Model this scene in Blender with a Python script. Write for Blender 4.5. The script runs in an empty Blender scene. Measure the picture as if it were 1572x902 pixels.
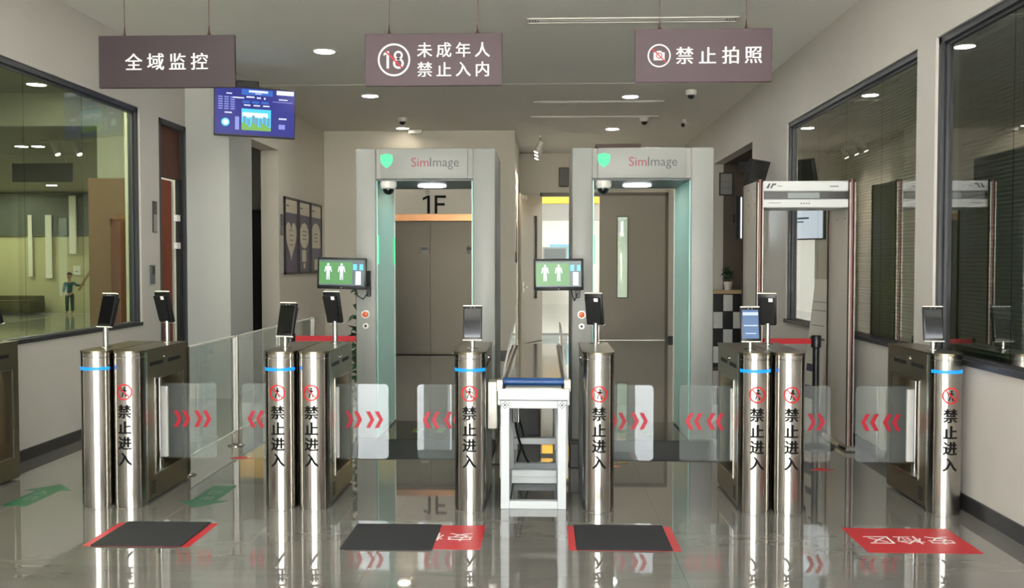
import bpy, bmesh, math, random
from mathutils import Vector, Matrix, Euler
random.seed(7)
PI = math.pi
R = math.radians
sc = bpy.context.scene
COL = sc.collection

# ------------------------------------------------------------------ camera, world, exposure
H = 1.556
FPX = 1450.0
cd = bpy.data.cameras.new('camera')
cam = bpy.data.objects.new('camera', cd)
COL.objects.link(cam)
cd.sensor_fit = 'HORIZONTAL'
cd.sensor_width = 36.0
cd.lens = FPX / 1572 * 36.0
cd.clip_start = 0.05
cd.clip_end = 200
cam.location = (0, 0, H)
cam.rotation_euler = (R(90 - 1.855), 0, R(1.935))
sc.camera = cam

sc.view_settings.view_transform = 'Standard'
sc.view_settings.look = 'None'
sc.view_settings.exposure = 0.84
sc.view_settings.gamma = 1.0
sc.view_settings.use_curve_mapping = False

SKY = 8.5            # overcast daylight outside the entrance
LAMP = 84.0          # downlight discs
w = bpy.data.worlds.new('world')
sc.world = w
w.use_nodes = True
bg = w.node_tree.nodes['Background']
bg.inputs[0].default_value = (0.92, 0.97, 1.0, 1)
bg.inputs[1].default_value = SKY
# sampling portal over the glazed entrance behind the camera
pl = bpy.data.lights.new('entrance_portal', 'AREA')
pl.shape = 'RECTANGLE'; pl.size = 5.6; pl.size_y = 3.62
pl.cycles.is_portal = True
po = bpy.data.objects.new('entrance_portal', pl)
COL.objects.link(po)
po.location = (-0.6, -2.72, 1.81); po.rotation_euler = (R(90), 0, 0)

# ------------------------------------------------------------------ helpers
def lin(c):
    out = []
    for v in c[:3]:
        v /= 255.0
        out.append(v / 12.92 if v <= 0.04045 else ((v + 0.055) / 1.055) ** 2.4)
    return (*out, 1.0)

M = {}
def mat(name, rgb, rough=0.5, metal=0.0, noise=0.0, nscale=30.0, bump=0.0, stretch=(1, 1, 1), spec=0.5, coat=0.0, emit=0.0, aniso=0.0, rvar=0.0):
    m = bpy.data.materials.new(name)
    m.use_nodes = True
    nt = m.node_tree
    b = nt.nodes['Principled BSDF']
    c = lin(rgb)
    b.inputs['Base Color'].default_value = c
    b.inputs['Roughness'].default_value = rough
    b.inputs['Metallic'].default_value = metal
    b.inputs['Specular IOR Level'].default_value = spec
    b.inputs['Coat Weight'].default_value = coat
    b.inputs['Anisotropic'].default_value = aniso
    if aniso:
        b.inputs['Anisotropic Rotation'].default_value = 0.25
        tg = nt.nodes.new('ShaderNodeTangent'); tg.direction_type = 'RADIAL'; tg.axis = 'Z'
        nt.links.new(tg.outputs[0], b.inputs['Tangent'])
    if emit:
        b.inputs['Emission Color'].default_value = c
        b.inputs['Base Color'].default_value = tuple(v * 0.25 for v in c[:3]) + (1,)
        b.inputs['Emission Strength'].default_value = emit
    if noise or bump or rvar:
        tc = nt.nodes.new('ShaderNodeTexCoord')
        mp = nt.nodes.new('ShaderNodeMapping')
        mp.inputs['Scale'].default_value = stretch
        nz = nt.nodes.new('ShaderNodeTexNoise')
        nz.inputs['Scale'].default_value = nscale
        nz.inputs['Detail'].default_value = 6
        nt.links.new(tc.outputs['Object'], mp.inputs[0])
        nt.links.new(mp.outputs[0], nz.inputs['Vector'])
        if noise:
            rp = nt.nodes.new('ShaderNodeMix'); rp.data_type = 'RGBA'
            rp.inputs['A'].default_value = tuple(max(0, v * (1 - noise)) for v in c[:3]) + (1,)
            rp.inputs['B'].default_value = tuple(min(1, v * (1 + noise)) for v in c[:3]) + (1,)
            nt.links.new(nz.outputs['Fac'], rp.inputs['Factor'])
            nt.links.new(rp.outputs['Result'], b.inputs['Base Color'])
        if bump:
            bp = nt.nodes.new('ShaderNodeBump')
            bp.inputs['Strength'].default_value = bump
            bp.inputs['Distance'].default_value = 0.002
            nt.links.new(nz.outputs['Fac'], bp.inputs['Height'])
            nt.links.new(bp.outputs['Normal'], b.inputs['Normal'])
        if rvar:
            mr = nt.nodes.new('ShaderNodeMapRange')
            mr.inputs['To Min'].default_value = max(0.02, rough - rvar)
            mr.inputs['To Max'].default_value = rough + rvar
            nt.links.new(nz.outputs['Fac'], mr.inputs['Value'])
            nt.links.new(mr.outputs['Result'], b.inputs['Roughness'])
    M[name] = m
    return m

def glass(name, tint, refl=1.0, base=0.0, ior=1.5, rough=0.0, haze=None):
    """thin pane: clear (tinted) straight through, mirror by Fresnel"""
    m = bpy.data.materials.new(name)
    m.use_nodes = True
    nt = m.node_tree
    nt.nodes.clear()
    out = nt.nodes.new('ShaderNodeOutputMaterial')
    tr = nt.nodes.new('ShaderNodeBsdfTransparent'); tr.inputs[0].default_value = lin(tint)
    gl = nt.nodes.new('ShaderNodeBsdfGlossy'); gl.inputs['Roughness'].default_value = rough
    gl.inputs[0].default_value = (1, 1, 1, 1)
    fr = nt.nodes.new('ShaderNodeFresnel'); fr.inputs[0].default_value = ior
    ma = nt.nodes.new('ShaderNodeMath'); ma.operation = 'MULTIPLY_ADD'; ma.use_clamp = True
    ma.inputs[1].default_value = refl; ma.inputs[2].default_value = base
    mx = nt.nodes.new('ShaderNodeMixShader')
    ge = nt.nodes.new('ShaderNodeNewGeometry')
    sb = nt.nodes.new('ShaderNodeMath'); sb.operation = 'SUBTRACT'; sb.inputs[0].default_value = 1.0
    ml = nt.nodes.new('ShaderNodeMath'); ml.operation = 'MULTIPLY'
    nt.links.new(ge.outputs['Backfacing'], sb.inputs[1])
    nt.links.new(fr.outputs[0], ma.inputs[0]); nt.links.new(ma.outputs[0], ml.inputs[0]); nt.links.new(sb.outputs[0], ml.inputs[1])
    nt.links.new(ml.outputs[0], mx.inputs[0])
    src = tr.outputs[0]
    if haze:
        df = nt.nodes.new('ShaderNodeBsdfDiffuse'); df.inputs[0].default_value = lin(haze[:3])
        m2 = nt.nodes.new('ShaderNodeMixShader'); m2.inputs[0].default_value = haze[3]
        nt.links.new(tr.outputs[0], m2.inputs[1]); nt.links.new(df.outputs[0], m2.inputs[2])
        src = m2.outputs[0]
    nt.links.new(src, mx.inputs[1]); nt.links.new(gl.outputs[0], mx.inputs[2])
    nt.links.new(mx.outputs[0], out.inputs[0])
    M[name] = m
    return m

class B:
    """collects shapes into one mesh"""
    def __init__(s):
        s.bm = bmesh.new()
    def _mi(s, verts, m):
        if m:
            fs = set(f for v in verts for f in v.link_faces)
            for f in fs: f.material_index = m
    def box(s, x0, x1, y0, y1, z0, z1, m=0, bev=0.0, seg=1, rot=None, at=None):
        r = bmesh.ops.create_cube(s.bm, size=1)
        vs = r['verts']
        for v in vs:
            v.co = Vector(((x0 + x1) / 2 + v.co.x * (x1 - x0), (y0 + y1) / 2 + v.co.y * (y1 - y0), (z0 + z1) / 2 + v.co.z * (z1 - z0)))
        if bev:
            es = list(set(e for v in vs for e in v.link_edges))
            rr = bmesh.ops.bevel(s.bm, geom=es, offset=bev, segments=seg, profile=0.5, affect='EDGES')
            vs = list(set(rr['verts']) | set(v for v in vs if v.is_valid))
        if rot is not None:
            bmesh.ops.rotate(s.bm, verts=vs, cent=at or (0, 0, 0), matrix=rot)
        s._mi(vs, m)
        return vs
    def cyl(s, a, b, r0, r1=None, n=24, m=0, caps=True, smooth=True):
        a = Vector(a); b = Vector(b); r1 = r0 if r1 is None else r1
        d = b - a
        q = d.to_track_quat('Z', 'Y').to_matrix()
        ra, rb = [], []
        for i in range(n):
            t = 2 * PI * i / n
            o = q @ Vector((math.cos(t), math.sin(t), 0))
            ra.append(s.bm.verts.new(a + o * r0)); rb.append(s.bm.verts.new(b + o * r1))
        for i in range(n):
            f = s.bm.faces.new((ra[i], ra[(i + 1) % n], rb[(i + 1) % n], rb[i])); f.material_index = m; f.smooth = smooth
        if caps:
            s.bm.faces.new(ra[::-1]).material_index = m
            s.bm.faces.new(rb).material_index = m
    def lathe(s, prof, c=(0, 0, 0), n=28, m=0, smooth=True, axis='Z'):
        """prof: list of (r, h)"""
        rings = []
        for r, h in prof:
            ring = []
            for i in range(n):
                t = 2 * PI * i / n
                p = Vector((r * math.cos(t), r * math.sin(t), h))
                if axis == 'Y': p = Vector((p.x, p.z, p.y))
                ring.append(s.bm.verts.new(p + Vector(c)))
            rings.append(ring)
        for k in range(len(rings) - 1):
            for i in range(n):
                f = s.bm.faces.new((rings[k][i], rings[k][(i + 1) % n], rings[k + 1][(i + 1) % n], rings[k + 1][i]))
                f.smooth = smooth; f.material_index = m
        for ring, rv in ((rings[0], True), (rings[-1], False)):
            try: s.bm.faces.new(ring[::-1] if rv else ring).material_index = m
            except ValueError: pass
    def tube(s, pts, r, n=8, m=0):
        pts = [Vector(p) for p in pts]
        rings = []
        for i, p in enumerate(pts):
            d = (pts[min(i + 1, len(pts) - 1)] - pts[max(i - 1, 0)]).normalized()
            up = Vector((0, 0, 1)) if abs(d.z) < 0.9 else Vector((1, 0, 0))
            u = d.cross(up).normalized(); v = d.cross(u)
            rings.append([s.bm.verts.new(p + (u * math.cos(2 * PI * k / n) + v * math.sin(2 * PI * k / n)) * r) for k in range(n)])
        for a, b in zip(rings, rings[1:]):
            for k in range(n):
                f = s.bm.faces.new((a[k], a[(k + 1) % n], b[(k + 1) % n], b[k])); f.smooth = True; f.material_index = m
        s.bm.faces.new(rings[0][::-1]).material_index = m; s.bm.faces.new(rings[-1]).material_index = m
    def prism(s, pts, h0, h1, plane='XZ', m=0):
        """closed 2D outline extruded; XZ: along y, XY: along z, YZ: along x"""
        def P(p, h):
            return {'XZ': (p[0], h, p[1]), 'XY': (p[0], p[1], h), 'YZ': (h, p[0], p[1])}[plane]
        a = [s.bm.verts.new(P(p, h0)) for p in pts]; b = [s.bm.verts.new(P(p, h1)) for p in pts]
        n = len(pts)
        fa = s.bm.faces.new(a[::-1]); fb = s.bm.faces.new(b)
        fa.material_index = m; fb.material_index = m
        for i in range(n):
            s.bm.faces.new((a[i], a[(i + 1) % n], b[(i + 1) % n], b[i])).material_index = m
    def disc(s, c, r, h0, h1, plane='XZ', n=28, m=0):
        s.prism([(c[0] + r * math.cos(2 * PI * i / n), c[1] + r * math.sin(2 * PI * i / n)) for i in range(n)], h0, h1, plane, m)
    def ring(s, c, r0, r1, h0, h1, plane='XZ', n=36, m=0):
        for i in range(n):
            t0 = 2 * PI * i / n; t1 = 2 * PI * (i + 1) / n
            s.prism([(c[0] + r * math.cos(t), c[1] + r * math.sin(t)) for r, t in ((r0, t0), (r1, t0), (r1, t1), (r0, t1))], h0, h1, plane, m)
    def add_mesh(s, me, mtx=None, m=0):
        n0 = len(s.bm.faces)
        me2 = me.copy()
        if mtx is not None: me2.transform(mtx)
        s.bm.from_mesh(me2)
        s.bm.faces.ensure_lookup_table()
        for f in s.bm.faces[n0:]: f.material_index = m
        bpy.data.meshes.remove(me2)
    def mesh(s, name):
        bmesh.ops.recalc_face_normals(s.bm, faces=s.bm.faces)
        me = bpy.data.meshes.new(name)
        s.bm.to_mesh(me); s.bm.free()
        me.set_sharp_from_angle(angle=R(32))
        return me

def link(name, me, mats=None, parent=None, loc=None, rot=None):
    if mats is not None and not me.materials:
        for mm in (mats if isinstance(mats, (list, tuple)) else [mats]):
            me.materials.append(M[mm])
    o = bpy.data.objects.new(name, me)
    COL.objects.link(o)
    if parent is not None: o.parent = parent
    if loc is not None: o.location = loc
    if rot is not None: o.rotation_euler = rot
    return o

def obj(name, b, mats, parent=None, loc=None, rot=None):
    return link(name, b.mesh(name), mats, parent, loc, rot)

def tag(o, label, cat, group=None):
    o['label'] = label; o['category'] = cat
    if group: o['group'] = group
    return o

def thing(name, label, cat, loc=(0, 0, 0), rz=0.0, group=None):
    o = bpy.data.objects.new(name, None)
    COL.objects.link(o)
    o.location = loc; o.rotation_euler = (0, 0, rz)
    return tag(o, label, cat, group)

def struct(name, b, mats, parent=None):
    o = obj(name, b, mats, parent)
    if parent is None: o['kind'] = 'structure'
    return o

def copy_tree(o, parent=None):
    c = o.copy(); COL.objects.link(c)
    c.parent = parent
    for ch in list(o.children): copy_tree(ch, c)
    return c

_tc = {}
def glyphs(body, size=1.0, bold=0.0, depth=0.0):
    """flat lettering mesh in XY, centred on its own box; depth = extrusion half height"""
    key = (body, size, bold, depth)
    if key in _tc: return _tc[key]
    c = bpy.data.curves.new('lettering', 'FONT')
    c.body = body; c.size = size; c.offset = bold * size; c.extrude = depth; c.resolution_u = 3
    o = bpy.data.objects.new('lettering', c)
    COL.objects.link(o)
    bpy.context.view_layer.update()
    dg = bpy.context.evaluated_depsgraph_get()
    me = bpy.data.meshes.new_from_object(o.evaluated_get(dg), depsgraph=dg)
    bpy.data.objects.remove(o); bpy.data.curves.remove(c)
    me.materials.clear()
    xs = [v.co.x for v in me.vertices]; ys = [v.co.y for v in me.vertices]
    if size and xs:
        me.transform(Matrix.Translation((-(min(xs) + max(xs)) / 2, -(min(ys) + max(ys)) / 2, 0)))
    _tc[key] = me
    return me
# lettering frame -> upright facing -Y
UP = Matrix(((1, 0, 0, 0), (0, 0, -1, 0), (0, 1, 0, 0), (0, 0, 0, 1)))
def letters(b, chars, size, pitch, cx, z, y, bold=0.012, m=0, depth=0.001):
    n = len(chars)
    for i, ch in enumerate(chars):
        me = glyphs(ch, size, 0.0, depth)
        for k, q in enumerate((-bold, 0, bold)): b.add_mesh(me, Matrix.Translation((cx + (i - (n - 1) / 2) * pitch + q * size, y - 0.0004 * k, z)) @ UP, m)

# ------------------------------------------------------------------ materials
mat('paint', (201, 197, 190), 0.6, noise=0.03, nscale=3, bump=0.05)
mat('paint_pillar', (190, 192, 188), 0.55, noise=0.03, nscale=3)
mat('ceiling_paint', (234, 231, 225), 0.7, noise=0.02, nscale=2)
mat('ceiling_paint_rear', (226, 222, 213), 0.7, noise=0.02, nscale=2)
mat('dark_skirting', (52, 50, 50), 0.35)
mat('window_frame', (58, 60, 64), 0.4, metal=0.3)
mat('grout', (122, 119, 112), 0.1)
mat('steel', (176, 172, 165), 0.2, metal=1.0, aniso=0.8)
mat('steel_side', (136, 128, 110), 0.3, metal=1.0, rvar=0.05, nscale=8, stretch=(1, 1, 60))
mat('steel_light', (205, 205, 202), 0.28, metal=1.0)
mat('chrome', (225, 225, 225), 0.1, metal=1.0)
mat('black_gap', (14, 14, 14), 0.6)
mat('black_plastic', (24, 24, 26), 0.35)
mat('screen_off', (16, 17, 20), 0.08, coat=0.5)
mat('ink_black', (14, 14, 14), 0.7, spec=0.2)
mat('red_vinyl', (196, 36, 44), 0.4)
mat('red_chevron', (176, 14, 40), 0.45)
mat('white_print', (240, 238, 234), 0.5)
mat('sign_plum_shaded', (46, 33, 38), 0.5)  # same plum, darkened: this sign's weaker reflection is put into its colour
mat('sign_plum', (72, 54, 61), 0.5, noise=0.05, nscale=8)
mat('led_blue', (10, 130, 245), 0.4, emit=1.0)
mat('lamp_white', (255, 252, 247), 0.4, emit=LAMP)
mat('lamp_rim', (225, 222, 215), 0.4)
mat('machine_white', (148, 150, 146), 0.42)
mat('machine_groove', (150, 149, 144), 0.5)
mat('machine_teal', (150, 208, 200), 0.25, noise=0.04, nscale=5)
mat('machine_grey', (92, 98, 98), 0.4)
mat('led_green', (60, 235, 150), 0.4, emit=0.62)
mat('ramp_dark', (26, 29, 31), 0.6, bump=0.3, nscale=300)
mat('platform_dark', (44, 47, 43), 0.12, coat=0.3)
mat('print_green', (120, 150, 60), 0.5)
mat('brand_red', (152, 72, 80), 0.5)
mat('brand_grey', (92, 92, 96), 0.5)
mat('button_orange', (226, 100, 40), 0.35)
mat('button_ring', (200, 200, 196), 0.3, metal=0.6)
mat('mat_black', (40, 41, 44), 0.9, noise=0.25, nscale=220, bump=1.0)
mat('green_vinyl', (46, 104, 72), 0.35)
mat('alu_white', (196, 201, 204), 0.35)
mat('belt_dark', (70, 72, 80), 0.12, coat=0.3)
mat('belt_blue', (28, 72, 130), 0.4)
mat('cream_plastic', (222, 216, 200), 0.4)
mat('wood_door', (88, 50, 34), 0.65, noise=0.18, nscale=4, stretch=(8, 8, 0.5))
mat('wood_dark', (126, 56, 20), 0.65, noise=0.2, nscale=4, stretch=(8, 8, 0.5))
mat('wood_panel', (150, 112, 74), 0.45, noise=0.12, nscale=4, stretch=(8, 8, 0.5))
mat('wood_top', (190, 166, 126), 0.4, noise=0.12, nscale=4, stretch=(8, 1, 1))
mat('lift_door', (76, 71, 62), 0.32, metal=0.6, rvar=0.05, nscale=6, stretch=(40, 40, 0.6))
mat('copper', (160, 118, 86), 0.25, metal=1.0, noise=0.15, nscale=3)
mat('fire_door', (164, 159, 147), 0.45)
mat('door_dark_frame', (112, 106, 96), 0.45)
mat('niche_brown', (92, 82, 72), 0.55, noise=0.05, nscale=2)
mat('brown_box', (58, 40, 34), 0.6)
mat('brown_metal', (92, 62, 58), 0.35, metal=0.6)
mat('detector_grey', (190, 187, 178), 0.35, metal=0.15)
mat('detector_white', (216, 218, 218), 0.4)
mat('detector_dark', (54, 52, 52), 0.3)
mat('lcd_grey', (130, 138, 136), 0.3)
mat('belt_red', (190, 26, 40), 0.6)
mat('leaf_green', (34, 66, 34), 0.5, noise=0.3, nscale=20)
mat('pot_white', (214, 214, 208), 0.35)
mat('slat', (168, 172, 146), 0.45)
mat('dim_wall', (160, 157, 143), 0.7)
mat('dim_wall_warm', (196, 192, 158), 0.7)
mat('office_grey', (186, 184, 174), 0.7)
mat('cabinet_oak', (104, 78, 54), 0.6, noise=0.12, nscale=4, stretch=(8, 8, 0.5))
mat('cabinet_red', (88, 44, 20), 0.6, noise=0.2, nscale=4, stretch=(8, 8, 0.5))
mat('paint_rear', (218, 212, 199), 0.6, noise=0.03, nscale=3)
mat('dim_floor', (150, 152, 144), 0.1)
mat('olive_sofa', (76, 74, 46), 0.8)
mat('teal_cloth', (34, 84, 92), 0.8)
mat('teal_trousers', (24, 70, 66), 0.8)
mat('skin', (170, 124, 100), 0.6)
mat('hair', (46, 40, 34), 0.7)
mat('cable_black', (20, 20, 22), 0.5)
mat('wall_sand', (204, 196, 176), 0.8)
mat('concrete', (206, 204, 198), 0.85, noise=0.1, nscale=2)
mat('poster_purple', (74, 66, 96), 0.3)
mat('poster_cream', (222, 214, 194), 0.4)
mat('poster_violet', (98, 72, 118), 0.35)
mat('wall_yellow', (232, 178, 50), 0.6)
mat('wall_blue', (150, 206, 226), 0.6)
mat('bright_wall', (240, 240, 234), 0.6)
mat('panel_lamp', (250, 250, 240), 0.4, emit=9.0)
mat('hall_fill', (250, 252, 248), 0.4, emit=38.0)  # glow of the added far hall panels
mat('office_fill', (255, 250, 220), 0.4, emit=26.0)  # glow of the added left office panels
mat('lamp_soft', (255, 244, 222), 0.4, emit=13.0)
mat('foam_board', (206, 204, 190), 0.6)
mat('screen_white', (210, 222, 230), 0.3, emit=0.8)
mat('tv_blue', (14, 22, 128), 0.3, emit=0.56)
mat('tv_bright_blue', (30, 96, 190), 0.3, emit=0.56)
mat('tv_cyan', (70, 200, 240), 0.3, emit=0.56)
mat('tv_white', (226, 234, 250), 0.3, emit=0.56)
mat('tv_lilac', (130, 140, 214), 0.3, emit=0.56)
mat('tv_leaf', (110, 168, 70), 0.3, emit=0.56)
mat('tv_tower', (96, 150, 176), 0.3, emit=0.56)
mat('mon_green', (50, 136, 52), 0.3, emit=0.5)
mat('mon_slate', (60, 80, 96), 0.3, emit=0.5)
mat('phone_blue', (96, 124, 164), 0.2, emit=0.5)
mat('phone_pale', (200, 214, 232), 0.2, emit=0.5)
glass('window_glass', (226, 234, 222), 0.9, 0.0)
glass('blind_window_glass', (224, 230, 216), 2.1, 0.02)
glass('dark_window_glass', (190, 200, 194), 2.1, 0.02)
glass('acrylic', (240, 245, 243), 1.5, 0.0, haze=(220, 226, 226, 0.07))
glass('barrier_pane', (240, 245, 243), 1.1, 0.0, haze=(220, 226, 226, 0.09))
glass('door_pane', (225, 235, 228), 1.0, 0.0)

# polished stone floor tile: soft veins running across, mirror-like
def tile_material():
    m = bpy.data.materials.new('polished_tile'); m.use_nodes = True
    nt = m.node_tree; b = nt.nodes['Principled BSDF']
    ge = nt.nodes.new('ShaderNodeNewGeometry')
    mp = nt.nodes.new('ShaderNodeMapping'); mp.inputs['Scale'].default_value = (0.6, 3.4, 1)
    n1 = nt.nodes.new('ShaderNodeTexNoise'); n1.inputs['Scale'].default_value = 1.3; n1.inputs['Detail'].default_value = 3; n1.inputs['Distortion'].default_value = 0.4
    n2 = nt.nodes.new('ShaderNodeTexNoise'); n2.inputs['Scale'].default_value = 5.0; n2.inputs['Detail'].default_value = 4; n2.inputs['Distortion'].default_value = 0.3
    nt.links.new(ge.outputs['Position'], mp.inputs[0])
    nt.links.new(mp.outputs[0], n1.inputs['Vector']); nt.links.new(mp.outputs[0], n2.inputs['Vector'])
    cr = nt.nodes.new('ShaderNodeValToRGB')
    cr.color_ramp.elements[0].position = 0.22; cr.color_ramp.elements[0].color = lin((112, 110, 104))
    cr.color_ramp.elements[1].position = 0.78; cr.color_ramp.elements[1].color = lin((132, 129, 123))
    mx = nt.nodes.new('ShaderNodeMix'); mx.data_type = 'FLOAT'; mx.inputs['Factor'].default_value = 0.35
    nt.links.new(n1.outputs['Fac'], mx.inputs['A']); nt.links.new(n2.outputs['Fac'], mx.inputs['B'])
    nt.links.new(mx.outputs['Result'], cr.inputs[0])
    nt.links.new(cr.outputs[0], b.inputs['Base Color'])
    b.inputs['Roughness'].default_value = 0.03
    b.inputs['IOR'].default_value = 1.75
    b.inputs['Coat Weight'].default_value = 0.5
    b.inputs['Coat Roughness'].default_value = 0.02
    M['polished_tile'] = m
tile_material()

# ------------------------------------------------------------------ the shell
XL, XR, YF, YE, YD, ZC = -4.1, 2.66, -2.6, 15.85, 19.15, 3.78
XL2, XC = -3.7, -0.49

# floor: a bed with every tile laid on it
b = B(); b.box(-4.6, 3.7, YF - 0.2, 19.3, -0.12, -0.012)
floor = struct('floor', b, 'grout')
TS = 0.8
def ground_tiles():
    cache = {}
    x = XL - 0.02
    xs = [-4.1 + TS * i for i in range(0, 10)]
    ys = [YF + 0.05 + TS * i for i in range(0, 28)]
    for j, y0 in enumerate(ys):
        for i, x0 in enumerate(xs):
            y1 = min(y0 + TS, 19.25); x1 = min(x0 + TS, 3.6)
            if y1 - y0 < 0.05 or x1 - x0 < 0.05: continue
            if y0 > 15.9 and x1 < XC - 0.1: continue
            key = (round(x1 - x0, 3), round(y1 - y0, 3))
            if key not in cache:
                bb = B(); g = 0.0004
                bb.box(g, key[0] - g, g, key[1] - g, -0.012, 0.0)
                cache[key] = bb.mesh('tile'); cache[key].materials.append(M['polished_tile'])
            link('tile', cache[key], None, floor, (x0, y0, 0))
ground_tiles()

# ceiling with the slightly dropped rear field
b = B()
b.box(-4.5, 3.0, YF - 0.2, 11.78, ZC, ZC + 0.2)
struct('ceiling', b, 'ceiling_paint')
b = B(); b.box(-4.5, 3.0, 11.78, 19.4, ZC - 0.004, ZC + 0.2)
struct('ceiling_rear', b, 'ceiling_paint_rear')

# left wall
T = 0.16
WY0, WY1, WZ0, WZ1 = 4.2, 9.50, 0.93, 3.13
b = B()
b.box(XL - T, XL, YF, WY0, 0, ZC)
b.box(XL - T, XL, WY0, WY1, 0, WZ0)
b.box(XL - T, XL, WY0, WY1, WZ1, ZC)
b.box(XL - T, XL, WY1, 9.97, 0, ZC)
b.box(XL - T, XL, 9.97, 10.72, 3.11, ZC)
struct('wall_left', b, 'paint')
b = B(); b.box(XL - 0.3, -3.596, 10.72, 11.55, 0, ZC)
struct('wall_left_pillar', b, 'paint_pillar')
b = B()
b.box(XL2 - 0.25, XL2, 11.55, 13.1, 3.13, ZC)
b.box(XL2 - 0.25, XL2, 13.1, YE + 0.3, 0, ZC)
struct('wall_left_rear', b, 'paint_rear')
# room behind the opening
b = B()
b.box(-5.2, XL2 - 0.25, 15.0, 15.1, 0, 3.6); b.box(-5.3, -5.2, 11.5, 15.1, 0, 3.6); b.box(-5.3, -3.95, 11.5, 15.1, 3.5, 3.6); b.box(-5.2, -4.3, 11.5, 11.6, 0, 3.6)
struct('wall_back_store', b, 'paint')
b = B(); b.box(-5.3, -3.7, 11.5, 15.1, -0.1, -0.0015)
struct('floor_store', b, 'dim_floor')

# elevator wall
EX0, EX1, EZ = -2.70, -1.165, 2.27
b = B()
b.box(XL2 - 0.25, EX0 - 0.02, YE, YE + 0.3, 0, ZC)
b.box(EX1 + 0.02, XC - 0.0, YE, YE + 0.3, 0, ZC)
b.box(EX0 - 0.02, EX1 + 0.02, YE, YE + 0.3, EZ + 0.0, ZC)
struct('wall_lift', b, 'paint_rear')
b = B(); b.box(XC - 0.25, XC, YE + 0.3, YD + 0.1, 0, ZC)
struct('wall_passage', b, 'paint_rear')

# door wall
DX0, DX1, DZ = -0.08, 2.5, 2.98
b = B()
b.box(XC - 0.2, DX0, YD, YD + 0.2, 0, ZC)
b.box(DX1, XR + 0.2, YD, YD + 0.2, 0, ZC)
b.box(DX0, DX1, YD, YD + 0.2, DZ, ZC)
struct('wall_back', b, 'paint_rear')

# right wall
BY0, BY1, AY0, AY1, RZ0, RZ1 = 2.6, 6.56, 6.88, 10.50, 0.92, 3.085
NY0, NY1, NZ = 12.22, 15.0, 3.11
b = B()
b.box(XR, XR + T, YF, BY0, 0, ZC)
b.box(XR, XR + T, BY0, BY1, 0, RZ0); b.box(XR, XR + T, BY0, BY1, RZ1, ZC)
b.box(XR, XR + T, BY1, AY0, 0, ZC)
b.box(XR, XR + T, AY0, AY1, 0, RZ0); b.box(XR, XR + T, AY0, AY1, RZ1, ZC)
b.box(XR, XR + T, AY1, NY0, 0, ZC)
b.box(XR, XR + T, NY0, NY1, NZ, ZC)
b.box(XR, XR + T, NY1, YD + 0.2, 0, ZC)
struct('wall_right', b, 'paint')
b = B()
b.box(3.5, 3.6, NY0 - 0.1, NY1 + 0.1, 0, NZ + 0.1); b.box(XR + T, 3.6, NY1, NY1 + 0.1, 0, NZ + 0.1)
b.box(XR + T, 3.6, NY0 - 0.1, NY0, 0, NZ + 0.1); b.box(XR + T, 3.6, NY0, NY1, NZ, NZ + 0.1)
struct('wall_niche', b, 'niche_brown')

# baseboards
b = B(); b.box(XL, XL + 0.014, YF, 9.97, 0, 0.09); struct('baseboard_left', b, 'dark_skirting')
b = B(); b.box(XR - 0.014, XR, YF, NY0, 0, 0.1); struct('baseboard_right', b, 'dark_skirting')
b = B(); b.box(DX1, XR, YD - 0.014, YD, 0, 0.09); struct('baseboard_back', b, 'dark_skirting')
b = B(); b.box(XL2, XL2 + 0.012, 13.1, YE, 0, 0.09); b.box(XL2, EX0 - 0.12, YE - 0.012, YE, 0, 0.09); b.box(EX1 + 0.12, XC, YE - 0.012, YE, 0, 0.09)
struct('baseboard_lift', b, 'dark_skirting')

# entrance front behind the camera: glazed doors in a frame, pavement outside
b = B()
b.box(-4.3, -3.4, YF - 0.16, YF, 0, ZC); b.box(2.2, 2.8, YF - 0.16, YF, 0, ZC); b.box(-3.4, 2.2, YF - 0.16, YF, 3.62, ZC)
struct('wall_front', b, 'paint')
b = B()
for x in (-3.4, -1.52, -0.64, 0.24, 2.14): b.box(x, x + 0.06, YF - 0.12, YF - 0.04, 0, 3.62)
b.box(-3.4, 2.2, YF - 0.12, YF - 0.04, 2.5, 2.56); b.box(-3.4, 2.2, YF - 0.12, YF - 0.04, 3.56, 3.62)
struct('window_entrance', b, 'window_frame')
b = B(); b.box(-30, 30, -40, YF - 0.2, -0.12, -0.02)
struct('floor_outside', b, 'concrete')
sl = bpy.data.lights.new('sun', 'SUN'); sl.energy = 45; sl.angle = R(1); sl.color = (1, 0.98, 0.95)
so = bpy.data.objects.new('sun', sl); COL.objects.link(so); so.rotation_euler = (R(-38), 0, R(12))
b = B(); b.box(-30, 30, -40.5, -40, 0, 3.0); b.box(-30, 30, -40.5, -40.02, 3.0, 4.2)
struct('wall_opposite', b, 'wall_sand')
for xx in (-2.25, 1.25):
    b = B(); b.box(xx, xx + 0.45, -5.2, -4.75, -0.02, 4.4); struct('trim_added_pillar', b, 'machine_grey')  # unseen pillars added to band the bright reflections in the gate panels

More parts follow.
